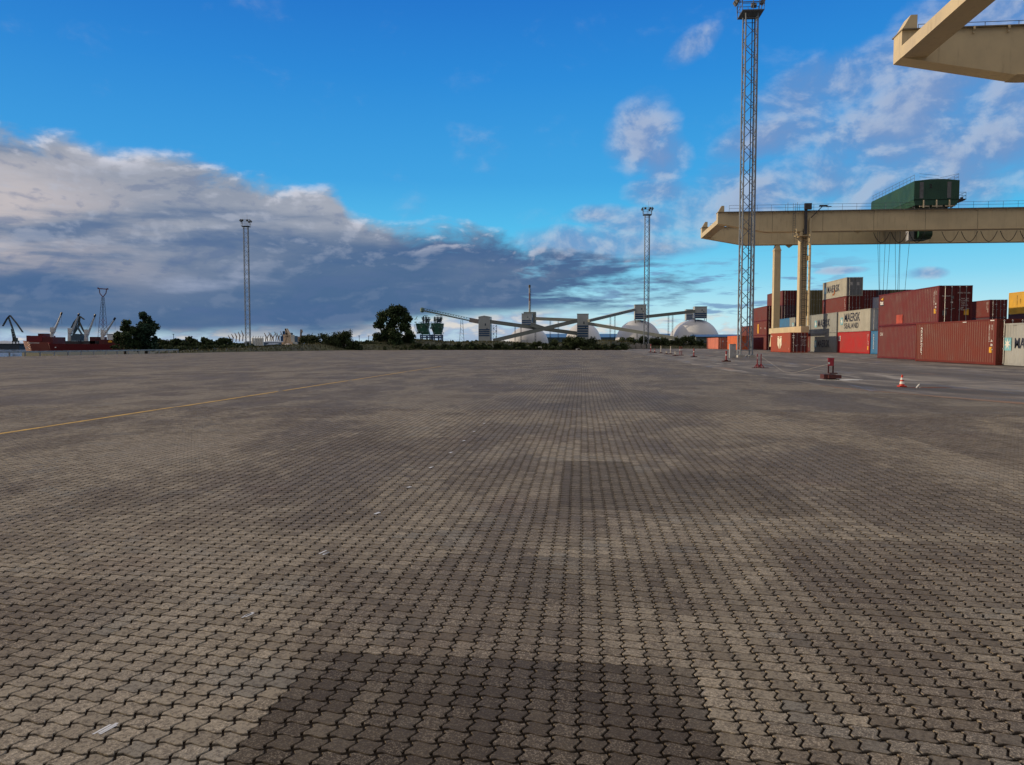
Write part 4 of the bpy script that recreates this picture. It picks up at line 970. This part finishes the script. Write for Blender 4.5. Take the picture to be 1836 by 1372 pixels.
# ------------------------------------------------------------------ grain terminal
domem=mat('white_dome_membrane',(.54,.56,.60),.55,0,.06,.03,(.32,.32,.33),.35,True)
clad=mat('pale_cladding',(.42,.455,.46),.6,0,.08,.08,(.22,.23,.23),.3,True); clad2=mat('gallery_cladding',(.20,.225,.215),.6,0,.1,.06,(.15,.16,.16),.4,True)
bluec=mat('blue_cladding',(.02,.07,.17),.5,0,.1,.05); bluer=mat('blue_roof',(.035,.17,.38),.5,0,.08,.05); dkb=mat('dark_blue_steel',(.02,.04,.07),.6)
def dome(u,vt,ru,Y,label):
    p=at(u,vt,Y); rad=ru*Y/F*1.0; H_=p.z+.6; r=empty('storage_dome',(p.x,Y+rad,-.6),label,'storage dome','white storage domes')
    prof=[(rad*math.cos(a)**.92 if a<1.5707 else 0,H_*math.sin(a)) for a in [i*math.pi/2/20 for i in range(21)]]
    prof[-1]=(0.01,H_)
    b=MB(); b.lathe(prof,n=64); b.build('shell',domem,r,smooth=True)
    b=MB(); b.lathe([(rad+.5,0),(rad+.5,1.2),(rad-.2,1.2)],n=64); b.build('base_ring',cb,r)
    b=MB()
    for k_ in range(-1,2): b.box(k_*9-.12,k_*9+.12,-rad-.0,-rad*.93,.5,6)
    b.build('seam_ladder',clad2,r)
    return r
dome(945,584,37,822,'white storage dome behind the crossing conveyors, leftmost')
dome(1046,578,33,900,'white storage dome behind the middle striped tower')
dome(1147.7,572.5,42,840,'white storage dome under a striped tower, behind the middle mast')
dome(1242,574,37,960,'white storage dome mostly hidden behind the rightmost one')
dome(1255,571.5,42.5,840,'rightmost white storage dome under a striped tower')
def tower(u0,u1,vt,vb,Y,dep,nb,v0,v1,label,roof=True,legs=False):
    p=at(u0,vt,Y); q_=at(u1,vt,Y); zb=at(u0,vb,Y).z if legs else -.6; W_=q_.x-p.x; H_=p.z-zb
    r=empty('striped_tower',(p.x,Y,zb),label,'conveyor tower','striped conveyor towers')
    b=MB(); b.box(0,W_,0,dep,0,H_)
    if roof: b.prism([(-.3,-.3,H_+.0),(W_/2,-.3,H_+1.2),(W_+.3,-.3,H_)],(0,dep+.6,0))
    else: b.box(-.25,W_+.25,-.25,dep+.25,H_+.002,H_+.6)
    b.build('wall',clad,r)
    za=at(u0,v0,Y).z-zb; zc=at(u0,v1,Y).z-zb
    for i in range(nb):
        z=zc+(za-zc)*i/nb; b=MB(); b.box(.25,W_-.5,-.15,-.01,z,z+(za-zc)/nb*.62); b.build('blue_band',bluec,r)
    b=MB(); b.box(W_+.01,W_+.12,.3,dep-.3,0,H_*.72); b.build('side_shade',bluec,r)  # dark blue sheet painting in the shade of the unlit right side
    b=MB(); b.box(W_*.55,W_*.65,-.12,-.01,H_*.68,H_*.76); b.box(W_*.7,W_*.78,-.12,-.01,H_*.52,H_*.6); b.build('window',dkb,r)
    if legs:
        b=MB()
        for x in (.6,W_-.6):
            for y in (.8,dep-.8): b.bar((x,y,-4.5),(x,y,0),.35,6)
        b.build('support_leg',dkb,r)
    return r
tower(857.8,878.5,568,612,800,16,4,589,603,'leftmost striped tower where the open conveyor arrives')
t2=tower(935.3,953.8,563,584,848,15,3,573,583,'striped tower with the chimney mast behind it, on the leftmost dome',False,True)
b=MB(); W0=at(953.8,563,820).x-at(935.3,563,820).x; k_=t2.location; P_=at(939,559.5,864); Q_=at(960.5,559.5,864)
b.box(P_.x-k_.x,Q_.x-k_.x,15.3,27,-1,P_.z-k_.z); b.build('rear_block',clad2,t2)
# chimney-like lattice mast
p=at(949.5,511,884); r=empty('chimney_mast',(p.x,884,-.6),'red and white banded chimney mast above the striped tower','chimney'); H_=p.z+.6; z0=p.z-0
zz=lambda v:at(949.5,v,884).z+.6
for a_,c_,m_,nm,rr in ((612,540,mat('chimney_grey',(.36,.37,.38),.6),'lower_shaft',1.0),(539.9,526,mat('faded_red_band',(.20,.10,.10),.6),'red_band',.9),(525.9,516,mat('chimney_grey',(.36,.37,.38)),'upper_shaft',.85),(515.9,511,black,'head',1.3)):
    b=MB(); b.bar((0,0,max(0,zz(a_))),(0,0,zz(c_)),rr,10,rr*.95); b.build(nm,m_,r)
b=MB(); b.bar((1.5,0,0),(1.4,0,zz(518)),.2,6)
for v in range(518,600,5): b.bar((0,0,zz(v)),(1.7,0,zz(v)),.2,5)
b.build('ladder',darksteel,r)
tower(1034.7,1055.3,563.5,604,810,12,5,582,604,'striped tower in the middle between two domes',False)
tower(1138.4,1158.7,547,572.5,852,14,3,561,573,'striped tower on top of the dome behind the middle mast',False,True)
tower(1246,1267.7,550.5,570.5,852,14,3,560,570,'striped tower on top of the rightmost dome, right of its twin',False,True)
tower(1230.5,1246,555.5,574,985,14,3,563,573,'smaller striped tower behind its twin on the right domes',False,True)
def gallery(a,b_,th,label,m=clad2,posts=(),name='conveyor_gallery',wd=3.2):
    P_=at(*a); Q_=at(*b_); r=empty(name,(P_.x,P_.y,0),label,'conveyor','conveyor galleries of the terminal')
    o_=Vector((P_.x,P_.y,0)); h=th*P_.y/F
    b=MB(); b.beam(P_-o_,Q_-o_,wd,h); b.build('enclosure',m,r)
    b=MB(); up=Vector((0,0,h/2+.05)); b.beam(P_-o_+up,Q_-o_+up,wd+.5,.12); b.build('roof_cap',mat('light_roof',(.42,.44,.44),.6),r)
    for u,vb in posts:
        f=(u-a[0])/(b_[0]-a[0]); p=P_.lerp(Q_,f)-o_; zb=-.6
        b=MB(); b.beam((p.x-.5,p.y,zb),(p.x-.5,p.y,p.z-h/2),.35,.5); b.beam((p.x+.5,p.y,zb),(p.x+.5,p.y,p.z-h/2),.35,.5)
        for z in np.arange(zb+2,p.z-h/2-1,3.): b.beam((p.x-.5,p.y,z),(p.x+.5,p.y,z+1.5),.15,.15)
        b.build('support_post',dkb,r)
    return r
gallery((879,577,803),(1034.7,598,815),6.5,'long conveyor gallery sloping down from the leftmost tower to the middle tower',posts=((923.5,0),(934,0)))
gallery((885,611,790),(1034.7,575.5,800),6.8,'conveyor gallery rising from the ground to the middle tower, crossing in front',posts=((960,0),))
gallery((960,571.5,826),(1034.7,574.5,816),5.5,'nearly level conveyor gallery from the chimney tower to the middle tower',posts=((987,0),(1001.5,0)))
gallery((952,582,806),(980,590.5,804),7,'short conveyor gallery descending from the chimney tower to the crossing')
gallery((1055.5,575.5,806),(1138.4,555.5,850),5,'conveyor gallery rising from the middle tower to the tower on the dome',posts=((1093.5,0),(1101.5,0)))
gallery((1055.5,580.5,800),(1216,607.5,770),5.5,'conveyor gallery sloping down from the middle tower across the front of the dome',posts=((1144.5,0),(1172,0),(1176,0)))
gallery((1158.7,568,852),(1246,558.5,852),5.2,'conveyor gallery between the two dome-top towers',posts=((1198.8,0),(1206.2,0)))
# open truss conveyor to the quay
Yq=770.; A_=at(757,558,Yq); B_=at(858,579,Yq); C_=at(842,576,Yq)
r=empty('truss_conveyor',(A_.x,Yq,0),'open green truss conveyor running from the ship loader to the leftmost tower','conveyor'); o_=Vector((A_.x,Yq,0))
gg=mat('grey_green_steel',(.10,.18,.16),.6)
f0=lambda p:p-o_
b=MB(); h=3.2
for dz_ in (0,h): 
    for dy_ in (-1.3,1.3): b.beam(f0(A_)+Vector((0,dy_,dz_)),f0(C_)+Vector((0,dy_,dz_)),.35,.35)
n=18
for i in range(n):
    p=f0(A_).lerp(f0(C_),i/n); q2=f0(A_).lerp(f0(C_),(i+1)/n)
    for dy_ in (-1.3,1.3): b.beam(p+Vector((0,dy_,0)),q2+Vector((0,dy_,h)),.2,.2); b.beam(p+Vector((0,dy_,0)),p+Vector((0,dy_,h)),.2,.2)
b.build('truss',gg,r)
b=MB(); b.beam(f0(A_)+Vector((0,0,.9)),f0(C_)+Vector((0,0,.5)),2.2,1.1); b.build('belt_tray',mat('pale_tray',(.30,.36,.32),.6),r)
b=MB(); b.beam(f0(C_)+Vector((0,0,1.3)),f0(B_)+Vector((0,0,1.3)),3.2,4.6); b.build('enclosure',mat('tan_cladding',(.30,.27,.25),.7),r)
p=f0(A_); b=MB(); b.lathe([(0,-1.6),(1.6,-1.2),(2.2,0),(2.2,2.4),(1.2,3.6),(0,3.9)],c=(p.x,0,p.z),n=12); b.build('head_pulley_house',gg,r)
b=MB()
for ub,ut in ((824,826.5),(832,829.5)): b.beam(f0(at(ub,613,Yq)),f0(at(ut,574,Yq)),.4,.4)
for v in range(578,612,6): b.beam(f0(at(826,v,Yq)),f0(at(830.5,v+4,Yq)),.2,.2)
b.build('trestle',gg,r)
# lattice stair tower
r=empty('stair_tower',at(883.5,612,796)*1.,'open lattice stair tower right of the leftmost striped tower','stair tower'); o_=Vector(r.location)
b=MB()
for u in (884,890.5): b.beam(at(u,613,796)-o_,at(u,583,796)-o_,.5,.5)
b.build('frame',dkb,r); b=MB()
for i,v in enumerate(range(584,612,5)):
    a_,c_=(884,890.5) if i%2 else (890.5,884); b.beam(at(a_,v,796)-o_,at(c_,v+5,796)-o_,.35,.35); b.beam(at(884,v,796)-o_,at(890.5,v,796)-o_,.25,.25)
b.build('flights',dkb,r)
# ship loaders: blue portal, green hopper
def loader(u0,u1,uh0,uh1,label,seed):
    Y=748.; r=empty('hopper_loader',(at((u0+u1)/2,614,Y).x,Y,-.6),label,'grain hopper','grain hoppers on the quay'); o_=Vector(r.location); P_=lambda u,v,dy_=0:at(u,v,Y)-o_+Vector((0,dy_,0))
    bl=mat('portal_blue',(.02,.06,.16),.6); gn=mat('hopper_green',(.012,.09,.055),.6,0,.3,.2)
    b=MB()
    for u in (u0,u1):
        for dy_ in (0,8): b.beam(P_(u,616,dy_),P_(u,600,dy_),1.1,1.1)
    for v in (602,605.5,611.5):
        b.beam(P_(u0,v),P_(u1,v),.8,1.3); b.beam(P_(u0,v,8),P_(u1,v,8),.8,1.3)
    b.beam(P_((u0+u1)/2+3,602),P_((u0+u1)/2+3,611),1.5,1.5)
    b.build('portal',bl,r)
    um=(u0+u1)/2; z0=P_(um,600).z; z1=P_(um,590).z; z2=P_(um,580).z
    hw=(uh1-uh0)/2*Y/F; cx_=P_((uh0+uh1)/2,600).x; bw=(u1-u0)/2*Y/F*.8
    b=MB(); V=[]
    for z,wx,xc in ((z0,bw,0),(z1,hw*.85,cx_),(z2,hw,cx_)):
        for a,c in ((-1,-1),(1,-1),(1,1),(-1,1)): V.append((xc+a*wx,4+c*4,z))
    b.vf(V,[(0,1,5,4),(1,2,6,5),(2,3,7,6),(3,0,4,7),(4,5,9,8),(5,6,10,9),(6,7,11,10),(7,4,8,11),(3,2,1,0),(8,9,10,11)]); b.build('hopper',gn,r)
    rr=random.Random(seed); b=MB()
    for _ in range(34):
        u=rr.uniform(uh0-2,uh1+1); v=rr.uniform(572,600); b.beam(P_(u,v,rr.uniform(-1.5,3)),P_(u+rr.uniform(-4,4),v-rr.choice([0,0,3,6]),rr.uniform(-1.5,3)),.35,.45)
    for _ in range(7):
        u=rr.uniform(uh0-1,uh1-3); v=rr.uniform(579,597); p=P_(u,v); b.box(p.x,p.x+rr.uniform(1,2.4),-1.2,1,p.z-rr.uniform(.8,2.2),p.z)
    for x in (uh0-1,uh1+1): b.beam(P_(x,581),P_(x,589),.5,.5)
    b.build('gangways',gg,r)
    b=MB()
    for u in (um-5,um,um+5): b.beam(P_(u,580,3),P_(u,568,3),.6,.6)
    for v in (566,569,571,573,575,577,579): b.beam(P_(um-rr.uniform(3,9),v,3),P_(um+rr.uniform(3,9),v+.5,3),.5,.6)
    for _ in range(16): u=um+rr.uniform(-8,8); b.beam(P_(u,rr.uniform(572,581),2),P_(u+rr.uniform(-3,3),rr.uniform(566,572),2),.35,.35)
    b.box(P_(um-4,0).x,P_(um+2,0).x,1,7,P_(um,578).z,P_(um,571).z); b.build('upper_frame',dkb,r)
loader(754,771,745,768,'green hopper on a blue portal beneath the conveyor head, left of two',1)
loader(776,791,772,794,'green hopper on a blue portal, right of two, nearer the trestle',2)
# long blue-roofed building
def shed(u0,u1,ve,vr,Y,dep,label,wm_,rm,name='warehouse',zb=-.6):
    p=at(u0,ve,Y); q_=at(u1,ve,Y); z1=at(u0,vr,Y).z; r=empty(name,(p.x,Y,zb),label,'warehouse'); W_=q_.x-p.x; e=p.z-zb; t_=z1-zb
    b=MB(); b.box(0,W_,0,dep,0,e); b.build('wall',wm_,r)
    b=MB(); b.prism([(-.5,-.6,e+.003),(-.5,dep/2,t_),(-.5,dep+.6,e+.003)],(W_+1,0,0)); b.build('roof',rm,r)
    b=MB(); n=max(2,int(W_/12))
    for i in range(n): b.box(W_*(i+.3)/n,W_*(i+.6)/n,-.08,-.01,.2,e*.6)
    b.build('door',dkb,r)
    return r
shed(970,1222,605,598.5,1010,40,'long blue-roofed warehouse behind the white domes',mat('dark_blue_wall',(.05,.09,.12),.7),bluer)
shed(1248,1334,604,599.5,262,14,'low shed with a blue roof behind the orange containers',mat('grey_green_wall',(.14,.17,.16),.7),mat('deep_blue_roof',(.02,.08,.20),.5),zb=-.9)
# ------------------------------------------------------------------ far left: ship, cranes, quay
WX,WY=gr(32,630,WATER); YS=WY
shipred=mat('ship_red',(.15,.009,.015),.6,0,.12,.1,(.10,.02,.02),.3,True); shipdk=mat('ship_dark_red',(.085,.012,.014),.6,0,.2,.1)
r=empty('cargo_ship',(at(32,630,YS).x,YS,WATER),'red bulk cargo ship with four white deck cranes lying across the river','cargo ship'); o_=Vector(r.location)
def SP(u,v,dy_=0): return at(u,v,YS)-o_+Vector((0,dy_,0))
b=MB(); st=[(24,611,611.2,0),(27,611.3,618,1.2),(33,611.8,631,2.8),(48,612.5,633,5.2),(85,614,634,6.5),(87,616.5,634,6.5),(150,617,634,6.5),(215,617.6,634,6.5),(262,618,634,5.5),(268,618,626,4)]
V=[]
for u,vt,vb,hw in st:
    t_=SP(u,vt); k_=SP(u,vb); k_.x=SP(u+(2.5 if u<60 else 0),vb).x
    V+= [(t_.x,7-hw-.3,t_.z),(k_.x,7-hw*.8,k_.z),(k_.x,7+hw*.8,k_.z),(t_.x,7+hw+.3,t_.z)]
Fq_=[]
for i in range(len(st)-1):
    a=i*4; c=a+4; Fq_+=[(a,a+1,c+1,c),(a+1,a+2,c+2,c+1),(a+2,a+3,c+3,c+2),(a+3,a,c,c+3)]
Fq_+=[(3,2,1,0),(len(V)-4,len(V)-3,len(V)-2,len(V)-1)]
b.vf(V,Fq_); b.build('hull',shipred,r)
b=MB(); p=SP(51,614.6); q_=SP(71,615.6); b.box(p.x,q_.x,-.35,-.2,q_.z,p.z); b.build('name_band',white,r)
for u in (49.5,100): 
    b=MB(); p=SP(u,623); b.box(p.x-.2,p.x+.2,-.5,.2,p.z-.25,p.z+.25); b.build('draught_mark',white,r)
def sbox(u0,u1,v0,v1,m,nm,y0=2.,y1=12.):
    p=SP(u0,v0); q_=SP(u1,v1); b=MB(); b.box(p.x,q_.x,y0,y1,q_.z,p.z); return b.build(nm,m,r)
sbox(42,71,602,612.6,shipred,'forecastle_house'); sbox(71.3,89.5,604.5,616.4,shipdk,'hold_casing'); sbox(37.5,40,601.5,611.8,mat('ship_white',(.6,.62,.64)),'fore_mast',4,6)
sbox(58,68,598,601.9,shipdk,'windlass_house',4,9)
for u0,u1 in ((112,136),(145,166)): sbox(u0,u1,611.5,616.7,darksteel,'hatch_cover')
sbox(118,134,601,611.3,mat('ship_slate',(.05,.09,.14)),'deck_machinery',4,11); sbox(156,166,604,617,shipdk,'deck_house'); 
sbox(173,207,609,617.4,shipdk,'aft_casing'); sbox(188,230,600.5,608.8,mat('ship_white',(.6,.62,.64)),'bridge_house'); sbox(186,232,598.9,600.2,darksteel,'bridge_roof')
p=SP(193.5,613); b=MB(); b.prism([(p.x-1.0,1.6,p.z-.3)]+[(p.x+1.1*math.cos(a),1.6,p.z-.3+1.1*math.sin(a)) for a in [math.pi*i/10 for i in range(10,-1,-1)]],(0,.3,0)); b.build('funnel_emblem',amber,r)
for up,v0,v1,ut,vt in ((77.5,588,614,96,561),(109.5,589.5,616.5,127.5,563),(139.5,592,616.8,157,564.5),(169.5,592.5,617,193,570.5)):
    b=MB(); p=SP(up,v1,6.5); q_=SP(up,v0,6.5); b.bar(p,q_,1.0 if up<170 else .85,10,.75); b.box(q_.x-.5,q_.x+1.4,5.6,7.4,q_.z-2.2,q_.z+.4); ped=b.build('crane_pedestal',mat('ship_white',(.6,.62,.64)),r)
    b=MB(); a_=SP(up+2,v0+10,6.); c_=SP(ut,vt,6.); a2=a_+Vector((0,1.2,0)); c2_=c_+Vector((0,.4,0))
    b.bar(a_,c_,.26,6); b.bar(a2,c2_,.26,6)
    for i in range(8): b.bar(a_.lerp(c_,i/8),a2.lerp(c2_,(i+1)/8),.12,4)
    dirv=(c_-a_).normalized(); nrm=Vector((-dirv.z,0,dirv.x)); b.bar(a_+nrm*-.4,a_.lerp(c_,.9),.2,5)
    jb=b.build('crane_jib',mat('ship_white',(.6,.62,.64)),ped)
    b=MB(); b.bar(c_-dirv*.9,c_+dirv*.5,.5,6); b.build('jib_tip',black,jb)
    b=MB(); b.bar(q_,c_,.06,4); b.bar(c_,c_-Vector((0,0,6.)),.05,4); b.build('luffing_rope',darksteel,ped)
# portal slewing cranes: lines through photo points at a given distance
def lcrane(label,Y,segs,th,m,group='harbour cranes',base=None,name='harbour_crane',zb=-1.6):
    """segs: (part name, [(u,v),...])"""
    u0,v0=base; r=empty(name,(at(u0,v0,Y).x,Y,zb),label,'harbour crane',group); o_=Vector(r.location)
    for nm,pts in segs:
        b=MB(); P_=[at(u,v,Y)-o_ for u,v in pts]
        for a_,c_ in zip(P_,P_[1:]):
            b.beam(a_,c_,th,th); b.beam(a_+Vector((0,th*2.5,0)),c_+Vector((0,th*2.5,0)),th,th)
            n=max(2,int((c_-a_).length/(th*4)))
            for i in range(n): b.beam(a_.lerp(c_,i/n),a_.lerp(c_,(i+1)/n)+Vector((0,th*2.5,0)),th*.5,th*.5)
        b.build(nm,m,r)
    p=at(u0,v0,Y)-o_; w_=th*4; b=MB()
    for x in (-w_,w_):
        for y in (0,w_*2): b.beam((p.x+x,y,0),(p.x+x*.5,y,p.z),th*.9,th*.9)
    b.box(p.x-w_,p.x+w_,0,w_*2,p.z-th,p.z+th); b.build('portal',m,r)
    b=MB(); b.box(p.x-w_*.7,p.x+w_*.7,0,w_*1.6,p.z+th,p.z+th*6); b.build('cabin',m,r)
    return r
dk1=mat('crane_dark_olive',(.05,.055,.045),.7); sl1=mat('crane_slate',(.06,.09,.12),.7); be=mat('crane_beige',(.62,.48,.34),.6); pal=mat('crane_pale_rust',(.34,.27,.22),.7)
lcrane('dark level-luffing harbour crane at the far left edge of the photo',520,[('jib',[(4,585),(12,571),(17,565.5)]),('back_tie',[(17,565.5),(29,580),(40,596)]),('tower',[(14,568),(22,590),(28,611)]),('counterweight_arm',[(20,590),(24,612)])],.42,dk1,base=(25,612))
lcrane('slate grey harbour crane rising behind the ship, left of the two',620,[('jib',[(127.5,588),(132,578),(138,571)]),('tower',[(138,571),(134,590),(130,602)]),('brace',[(133,577),(140,590),(146,600)])],.6,sl1,base=(134,606))
lcrane('brownish harbour crane rising behind the ship, right of the two',660,[('jib',[(142,567),(150,573)]),('tower',[(142,567),(140,585),(132,598)]),('brace',[(140,575),(148,592),(154,601)])],.6,dk1,base=(143,606))
# sunlit beige one
lcrane('sunlit beige harbour crane between the mast and the bushes',700,[('jib',[(510,605),(514,597),(516,601)]),('tower',[(512,589.5),(513.5,598),(516,606),(517,616)]),('upper_arm',[(512,589.5),(516,597),(518.5,602)]),('brace',[(509,615),(513,606),(516,603)])],1.4,be,base=(515,616))
lcrane('dark blue harbour crane just left of the sunlit beige one',900,[('tower',[(508,594),(508,612)]),('jib',[(508,594),(510,600)])],1.3,bluec,base=(508,614))
lcrane('slate harbour crane just right of the sunlit beige one',920,[('jib',[(522,597),(520,606)]),('tower',[(520,605),(523,614)])],1.5,sl1,base=(523,615))
lcrane('slim dark harbour crane with rusty tip left of the hedge',1000,[('tower',[(539.5,591),(538.5,605),(538,614)]),('jib',[(539.5,591),(541,596)])],1.2,pal,base=(538,613))
lcrane('short dark tower crane directly beside the hedge',1000,[('tower',[(545,604),(544.5,616)])],1.6,dk1,base=(545,614))
# comb of distant cranes
lb=empty('harbour_crane',(at(476,614,1300).x,1300,-1.6),'','harbour crane','row of distant harbour cranes'); o_=Vector(lb.location)
def dcr():
    b=MB(); P_=lambda u,v:at(u,v,1300)-o_
    b.beam(P_(476,613),P_(477,604),1.3,1.3); b.build('tower',pal,lb)
    b=MB(); b.beam(P_(477,605),P_(474,597),.9,.9); b.beam(P_(474,597),P_(478.5,605),.6,.6); b.build('jib',pal,lb)
dcr(); lb['label']='pale rusty distant crane in the row above the white silos, leftmost'
ords=['second','third','fourth','fifth','sixth','seventh','eighth','ninth']
for i,u in enumerate((480.5,484,487,491,494.5,498,501.5,505)):
    c=copy_tree(lb); c.location.x=at(u,614,1300).x; c.location.z=-1.6; s_=.85+.3*((i*37)%10)/10; c.scale=(1 if i%3 else -1,1,s_); c['label']='pale rusty distant crane in the row above the white silos, %s from the left'%ords[i]
for i,u in enumerate((411,417,423,429,435)):
    c=copy_tree(lb); c.location.x=at(u,614,1300).x; c.scale=(1,1,.8+.1*i); c['label']='faint distant crane left of the river-side mast, %s from the left'%(['first']+ords)[i]; c['group']='faint cranes left of the mast'
# white silos
r=None
for i,u in enumerate((453.2,458,462.4,466.6,470.6)):
    Y=760.; p=at(u,606.8,Y); rad=2.15*Y/F; r=empty('silo',(p.x,Y,-1.6),'white cylindrical silo, %s'%(['leftmost and sunlit','second from left','middle one','second from right','rightmost'][i]),'silo','white silos on the far shore')
    b=MB(); b.lathe([(rad,0),(rad,p.z+1.6),(rad*.5,p.z+2.3),(0.01,p.z+2.5)],n=20); b.build('shell',mat('silo_white',(.62,.63,.60),.6),r,smooth=False)
    b=MB(); b.bar((.3,0,p.z+2.4),(.8,0,p.z+4.2),.4,6); b.build('roof_vent',white,r)
# low sheds on the far shore
fw=mat('far_white_wall',(.42,.45,.48),.7); fb=mat('far_slate',(.10,.16,.24),.7)
for a in ((438,452,613,611.5,840,'pale low warehouse left of the white silos',fw),(472,508,614,612,880,'long pale warehouse right of the white silos',fb),(478,494,618,615.5,850,'small pale shed in front of the long warehouse',fw),(520,541,617,615,860,'pale quay shed right of the sunlit crane',fw),(286,300,612,610,700,'dark low house at the left end of the distant wood',mat('house_dark',(.05,.06,.07)))):
    shed(a[0],a[1],a[2],a[3],a[4],18,a[5],a[6],mat('shed_roof_grey',(.22,.27,.34),.7),name='quay_shed',zb=-1.6)
# white rocks/pile at beige crane
p=at(516,621,690); b=MB(); b.lathe([(8,0),(6,2.2),(3,3.6),(0.01,4.2)],n=11); o=b.build('cargo_pile',mat('pale_cargo',(.42,.38,.36),.9,0,.3,.2)); o.location=(p.x,690,WATER+.2); o.scale=(1,.6,.9); tag(o,'pale heap of bulk cargo beneath the sunlit beige crane','cargo heap')
# grey dome roof at far left
p=at(8,612,600); b=MB(); b.lathe([(16,0),(15,2.2),(9,4.0),(0.01,5.)],n=24); o=b.build('tent_hall',mat('pale_hall_roof',(.45,.48,.52),.6),smooth=True); o.location=(p.x,600,-1.6); tag(o,'pale rounded hall roof behind the ship bow at the left edge','warehouse')
p=at(10,626,470); b=MB(); b.box(-14,10,0,8,0,3.4); b.box(-15,11,-.3,8.3,3.402,3.8); b.box(-9,-4,-.1,-.01,.6,2.2); b.box(0,5,-.1,-.01,.6,2.2); o=b.build('quay_shed',mat('dark_quay_wall',(.04,.055,.08),.7)); o.location=(p.x,470,-2.9); tag(o,'dark quay shed left of the ship bow','shed')
# power pylon across the river
Yp=1000.; r=empty('river_pylon',(at(184.5,612,Yp).x,Yp,-1.6),'tall faint power pylon with a T-shaped head behind the ship','pylon'); o_=Vector(r.location); P_=lambda u,v:at(u,v,Yp)-o_
pr=mat('pylon_red',(.16,.07,.09),.7); pg=mat('pylon_grey',(.085,.14,.22),.7)
for (v0,v1,m_,nm) in ((612,586,pg,'lower_section'),(586,571,pr,'red_section'),(571,554,pg,'middle_section'),(554,541,mat('pylon_dark',(.05,.08,.12)),'dark_section'),(541,533,pg,'upper_section')):
    b=MB(); f=lambda v:1.2+ (v-533)/79*3.6
    for s_ in (-1,1):
        for y in (-1,1): a_=P_(184.5,v0)+Vector((s_*f(v0),y*f(v0),0)); c_=P_(184.5,v1)+Vector((s_*f(v1),y*f(v1),0)); b.beam(a_,c_,.38,.38)
    n=max(1,int((v0-v1)/7))
    for i in range(n):
        va=v0+(v1-v0)*i/n; vb=v0+(v1-v0)*(i+1)/n
        for y in (-1,1):
            b.beam(P_(184.5,va)+Vector((-f(va),y*f(va),0)),P_(184.5,vb)+Vector((f(vb),y*f(vb),0)),.22,.22); b.beam(P_(184.5,va)+Vector((f(va),y*f(va),0)),P_(184.5,vb)+Vector((-f(vb),y*f(vb),0)),.22,.22)
    b.build(nm,m_,r)
b=MB()
for s_ in (-1,1):
    b.beam(P_(184.5,533),P_(184.5+s_*5.5,526),.9,.9); b.beam(P_(184.5+s_*5.5,526),P_(184.5+s_*6.5,519),.9,.9)
b.beam(P_(175,517.5),P_(194,518.8),1.2,1.3); b.beam(P_(175,515.5),P_(180,518.5),.7,.7); b.beam(P_(194,517),P_(188,518.8),.7,.7); b.build('crossarm',pr,r)
# thin lamp masts far away
for i,(u,v) in enumerate(((311,600),(333,605),(344,604),(644,603),(661,603))):
    p=at(u,v,900); b=MB(); b.bar((0,0,0),(0,0,p.z+1.6),.35,5); b.box(-1.,1.,-.4,.4,p.z+1.6,p.z+2.3); o=b.build('far_light_mast',dkb); o.location=(p.x,900,-1.6); tag(o,'thin dark light mast far off, %s'%['tallest, above the left wood','left of a close pair above the wood','right of a close pair above the wood','left of two near the big tree','right of two near the big tree'][i],'light mast','far light masts')
